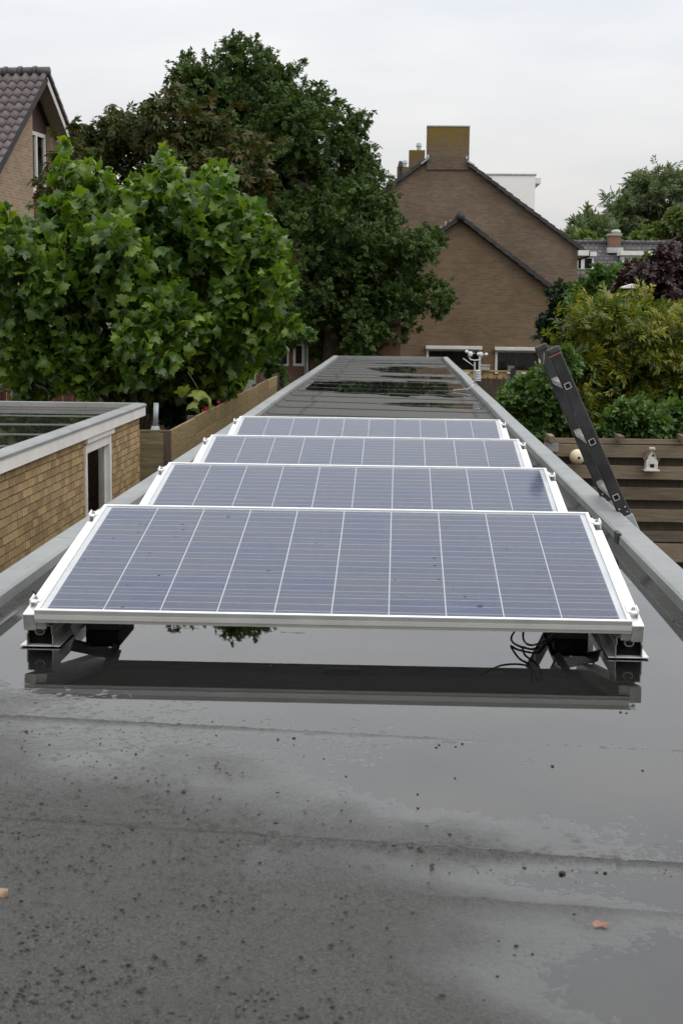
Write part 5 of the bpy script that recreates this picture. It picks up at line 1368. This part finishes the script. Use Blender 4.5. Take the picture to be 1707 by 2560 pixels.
tree('green_shrub', 'fresh green bush between the roof edge and the yellowing shrub', 'shrub',
     [(1292, 1020, 32), (1335, 985, 40), (1375, 1045, 44), (1330, 1062, 36), (1275, 995, 16), (1410, 1072, 34), (1320, 1030, 36), (1370, 965, 26), (1410, 910, 30), (1345, 1090, 26), (1290, 975, 14)],
     16.0, 0.35, 1310, T_IVY, 4200, 0.092, 'leaf_green', 'bark_green', 0.03, seed=14, sub=14, subr=0.32, tips=0.18, trunk_top=-0.8, n_br=8)
tree('climbing_plant', 'green climber trailing over the top of the grey board fence', 'climber',
     [(1575, 1062, 42), (1640, 1070, 38), (1690, 1050, 46), (1520, 1080, 24), (1610, 1050, 36), (1735, 1070, 40), (1660, 1095, 22), (1560, 1040, 30)],
     14.35, 0.12, 1610, T_OAK, 3600, 0.090, 'leaf_green', 'bark_green', 0.02, seed=15, sub=14, subr=0.34, tips=0.18, trunk_top=-0.4, n_br=6)
tree('copper_tree', 'dark purple leaved tree at the far right edge of the picture', 'tree',
     [(1560, 740, 32), (1535, 775, 28), (1600, 690, 30), (1625, 725, 60), (1690, 705, 70), (1705, 650, 45), (1585, 745, 34), (1660, 660, 30), (1745, 700, 80), (1640, 780, 60), (1725, 790, 70)],
     33.0, 1.0, 1680, T_OAK, 7000, 0.19, 'leaf_purple', 'bark', 0.10, seed=18, sub=20, subr=0.3, tips=0.16)
tree('garden_tree', 'mid green garden tree in front of the distant terrace dormers', 'tree',
     [(1515, 705, 36), (1560, 690, 38), (1475, 735, 38), (1535, 750, 60), (1650, 668, 26), (1600, 690, 34), (1490, 770, 50), (1440, 765, 24), (1500, 800, 50), (1620, 655, 12)],
     40.0, 1.0, 1530, T_OAK, 6000, 0.19, 'leaf_green', 'bark', 0.10, seed=20, sub=18, subr=0.3, tips=0.16)
tree('dark_shrub', 'dark bush against the foot of the lower gable wall', 'shrub',
     [(1405, 735, 26), (1395, 790, 34), (1430, 800, 34), (1425, 750, 26), (1375, 830, 30), (1420, 850, 44)],
     44.0, 0.4, 1410, T_OAK, 2600, 0.17, 'leaf_dark', 'bark', 0.05, seed=22, sub=14, subr=0.32, tips=0.16, trunk_top=-0.5, n_br=5)
tree('far_poplar', 'tall airy tree standing on the skyline above the terrace chimney', 'tree',
     [(1600, 500, 48), (1660, 480, 50), (1560, 555, 40), (1640, 555, 60), (1705, 540, 55), (1620, 458, 24), (1675, 455, 22), (1535, 545, 22), (1590, 590, 40), (1585, 455, 16), (1640, 445, 14), (1740, 500, 60), (1525, 505, 14), (1690, 450, 14), (1660, 600, 50)],
     100.0, 3.0, 1640, T_LONG, 5200, 0.50, 'leaf_far', 'bark', 0.3, seed=25, sub=20, subr=0.25, tips=0.22, inner=0.12)
tree('far_poplar', 'smaller tree on the skyline just right of the tall gable roof', 'tree',
     [(1468, 568, 24), (1492, 572, 24), (1444, 592, 16), (1512, 585, 22), (1465, 545, 10), (1430, 588, 8), (1480, 600, 24)],
     95.0, 1.5, 1480, T_LONG, 1300, 0.6, 'leaf_far', 'bark', 0.18, seed=27, sub=12, subr=0.36, tips=0.2, n_br=5)
tree('light_green_tree', 'light green rounded tree crown behind the terrace ridge at the far right', 'tree',
     [(1690, 575, 32), (1610, 598, 20), (1650, 600, 26), (1720, 560, 40), (1590, 605, 14)],
     90.0, 1.2, 1680, T_OAK, 2000, 0.42, 'leaf_far_light', 'bark', 0.15, seed=28, sub=14, subr=0.32, tips=0.1, n_br=4)
tree('light_green_tree', 'light green bush behind the terrace ridge beside the tall gable', 'tree',
     [(1450, 600, 18), (1470, 604, 16), (1435, 606, 10)],
     88.0, 0.8, 1455, T_OAK, 700, 0.40, 'leaf_far_light', 'bark', 0.1, seed=29, sub=10, subr=0.36, tips=0.1, n_br=3)
tree('flowering_shrub', 'low dark shrub with red flowers behind the long board fence', 'shrub',
     [(430, 1010, 40), (470, 1000, 40), (510, 980, 34), (540, 962, 28), (450, 1040, 34)],
     21.0, 0.2, 470, T_IVY, 3200, 0.12, 'leaf_dark', 'bark', 0.03, seed=31, sub=14, subr=0.34, tips=0.15, trunk_top=-0.6, n_br=5)
tree('path_shrub', 'small green bush by the downpipes at the end of the long board fence', 'shrub',
     [(700, 845, 26), (742, 838, 18), (672, 880, 30), (768, 838, 12), (690, 940, 22)],
     33.0, 0.5, 705, T_IVY, 1800, 0.13, 'leaf_green', 'bark', 0.03, seed=33, sub=14, subr=0.34, tips=0.15, trunk_top=-0.6, n_br=4)
# red flower heads
FLAB = ['upper of two red flower heads close together over the long board fence', 'red flower head nearest the fence corner post, over the long board fence', 'single red flower head farther along the long board fence']
for i, (px, py) in enumerate(((517, 1020), (509, 1026), (548, 1004))):
    c = at(px, py, 19.6); f = empty('flower_head', tuple(c), FLAB[i], 'flower', 'red flowers over the board fence')
    m = MB()
    for k in range(9):
        a = 2 * math.pi * k / 9; d = Vector((math.cos(a), -0.4, math.sin(a))) * 0.020
        m.add([c, c + d + Vector((-d.z, 0, d.x)) * 0.35, c + d * 1.5, c + d - Vector((-d.z, 0, d.x)) * 0.35], [(0, 1, 2, 3)])
    m.build('petals', 'flower_red', f)
    m = MB(); m.tube([c, c + Vector((0.02, 0.05, -0.5)), (c.x + 0.05, c.y + 0.1, GROUND)], 0.006, 5); m.build('stem', 'bark_green', f)

# pale hanging leaves at the bottom of the plane tree
def hanging():
    pos = [(462, 968), (497, 975), (522, 990), (488, 1002)]
    me = bpy.data.meshes.new('leaf'); V, Fc = T_PALM[0]
    g = leaf_mat('leaf_pale', [(0.19, 0.22, 0.04), (0.14, 0.19, 0.03), (0.22, 0.23, 0.06)], 0.45, 0.35)
    me.from_pydata([tuple(v) for v in V], [], [tuple(int(a) for a in f) for f in Fc]); me.materials.append(g); me.update()
    c = at(500, 990, 18.2)
    e = empty('hanging_twig', tuple(at(500, 960, 18.2)), 'drooping twig of pale yellow green leaves at the bottom of the plane tree', 'twig')
    rng = np.random.default_rng(4)
    for px, py in pos:
        q = at(px, py, 18.2 + rng.uniform(-.06, .06))
        d = np.array([[rng.normal() * 0.9, -0.3 + rng.normal() * 0.4, -0.7]]); n_ = np.array([[rng.normal() * 0.9, -0.7, 0.7 + rng.normal() * 0.5]])
        R = frames(d, n_)[0]; s = rng.uniform(0.16, 0.24)
        o = bpy.data.objects.new('leaf', me); o.matrix_basis = Matrix([list(R[r] * s) + [q[r] - e.location[r]] for r in range(3)] + [[0, 0, 0, 1]]); link(o, e)
    m = MB(); m.tube([at(470, 930, 18.3), at(490, 962, 18.2), at(505, 1000, 18.2)], 0.005, 5); m.build('twig_stem', 'bark_green', e)
hanging()

# ================================================================== SMALL THINGS ON THE ROOF
def blob(r, rng, sq=0.6, n=2):
    import bmesh
    bm = bmesh.new(); bmesh.ops.create_icosphere(bm, subdivisions=n, radius=1)
    ph = rng.uniform(0, 10, 3)
    for v in bm.verts:
        k = 1 + 0.28 * math.sin(v.co.x * 3.1 + ph[0]) * math.sin(v.co.y * 3.7 + ph[1]) + 0.18 * math.sin(v.co.z * 5 + ph[2] + v.co.x * 4)
        v.co = Vector((v.co.x * r * k, v.co.y * r * k * 0.85, v.co.z * r * k * sq))
    vs = [tuple(v.co) for v in bm.verts]; fs = [tuple(v.index for v in f.verts) for f in bm.faces]; bm.free()
    return vs, fs
def roof_z(x, y):
    return float(max(0.0, roof_height(np.array([x]), np.array([y]))[0]))
def crumbs():
    rng = np.random.default_rng(77); m = MB()
    def put(px, py, r):
        p = atz(px, py, 0.001); vs, fs = blob(r, rng, 0.55, 1)
        z = roof_z(p.x, p.y); z = z + (0.0042 if z > 0.0009 else 0.0); m.add([(v[0] + p.x, v[1] + p.y, v[2] + z + r * 0.3) for v in vs], fs, var=rng.random() + 0.01)
    named = [(66, 1830, 4), (70, 1835, 3), (420, 1985, 4), (460, 1988, 4), (105, 2017, 4), (540, 1920, 3), (550, 1928, 3), (545, 1912, 3), (485, 2278, 5), (490, 2275, 4), (1022, 2128, 5), (1050, 2132, 6), (1054, 2136, 4), (985, 2122, 4), (961, 2120, 4), (1404, 2184, 5), (1080, 2170, 4), (1078, 2174, 3), (1434, 2294, 4), (865, 2290, 5), (893, 2286, 4), (882, 2400, 5), (1245, 2360, 4), (1290, 2365, 5), (1285, 2388, 4), (1330, 2386, 4), (1105, 2500, 6), (1095, 2504, 4), (1243, 2441, 4), (131, 2229, 5), (520, 2330, 4), (453, 2365, 4), (1380, 1915, 3), (1605, 1926, 2.5), (1155, 1859, 3), (1097, 1862, 3), (1090, 1868, 2.5), (1138, 1866, 2.5), (677, 1665, 3), (385, 2163, 4), (460, 2155, 4), (540, 2152, 3), (608, 2160, 3), (650, 2164, 3), (85, 2335, 5), (340, 1885, 3), (290, 1950, 3), (370, 1958, 3), (610, 1800, 2), (735, 1845, 4), (695, 1848, 4), (90, 1757, 3), (1550, 1780, 3), (1565, 1782, 3), (1490, 2180, 3), (1512, 2182, 4), (1310, 2170, 3), (1370, 2118, 2.5), (760, 1890, 2.5), (810, 1896, 2.5)]
    for x, y, r in named: put(x, y, r * 0.00115 * rng.uniform(0.8, 1.2) * (0.6 + 0.4 * (y < 2200)))
    # loose scatter, thickest along the left and at the seams
    for k in range(300):
        u_ = rng.random()
        if u_ < 0.5: x, y = rng.uniform(0, 700) * rng.random() ** 0.5, rng.uniform(1790, 2140)
        elif u_ < 0.75: x, y = rng.uniform(0, 1707), rng.normal(2172, 12)
        else: x, y = rng.uniform(0, 1300), rng.uniform(2180, 2560)
        put(x, y, rng.uniform(0.0008, 0.0024))
    # dark bits put in for unlit sides of felt lumps, thickest low left
    k = 0
    while k < 1900:
        x, y = rng.uniform(-20, 1150) , rng.uniform(1800, 2570)
        p = atz(x, y, 0.001)
        dens = float(fbm(np.array([p.x * 7.0]), np.array([p.y * 9.0]), 91)[0])
        left = 1.0 - max(0.0, (x - 250) / 900.0); low = (y - 1750) / 800.0
        k += 1
        if rng.random() > (0.25 + 0.9 * low) * left * (1.0 if dens > 0.47 else 0.22): continue
        put(x, y, rng.uniform(0.0011, 0.0036) * (0.8 + 0.5 * low))
    m.build('moss_shade_crumbs', 'moss_crumb', kind='stuff', label='dark crumbs of moss and grit on the wet roof, many standing in for shade', cat='moss')
crumbs()
def single(name, px, py, r, mat_, label, cat, sq=0.6, seed=1):
    rng = np.random.default_rng(seed); p = atz(px, py, 0.002); vs, fs = blob(r, rng, sq, 2)
    z = roof_z(p.x, p.y)
    m = MB(); m.add([(v[0] + p.x, v[1] + p.y, v[2] + z + r * sq * 0.75) for v in vs], fs)
    return m.build(name, mat_, smooth=True, label=label, cat=cat, origin=(p.x, p.y, z))
single('tan_pebble', 2, 2250, 0.0115, 'shell_tan', 'pale tan pebble cut off by the edge of the picture', 'pebble', 0.9, 2)
single('moss_lump', 222, 2340, 0.007, 'moss_crumb', 'largest brownish moss lump on the lower dark roof', 'moss', 0.6, 3)
# fallen leaf
p = atz(1500, 2312, 0.003); z = roof_z(p.x, p.y)
m = MB(); out_l = [(-0.014, 0.0, 0.003), (-0.010, -0.010, 0.0005), (0.001, -0.007, 0.001), (0.006, -0.012, 0.0005), (0.014, -0.002, 0.005), (0.004, 0.007, 0.002), (-0.006, 0.006, 0.006)]
m.add([(p.x + a, p.y + b, z + 0.002 + c) for a, b, c in out_l] + [(p.x, p.y, z + 0.0035)], [(i, (i + 1) % 7, 7) for i in range(7)])
m.tube([(p.x - 0.017, p.y, z + 0.004), (p.x - 0.026, p.y - 0.004, z + 0.003)], 0.0007, 5)
m.build('fallen_leaf', 'dead_leaf', label='small curled orange brown leaf lying on the wet roof', cat='leaf', origin=(p.x, p.y, z))
# black tape on the right-hand trim
p = at(1512, 1313, 5.55)
m = MB(); m.box(XRI - 0.004, XRI + 0.012, 5.86, 5.95, 0.030, 0.0735); m.build('rubber_patch', 'rubber', roof)
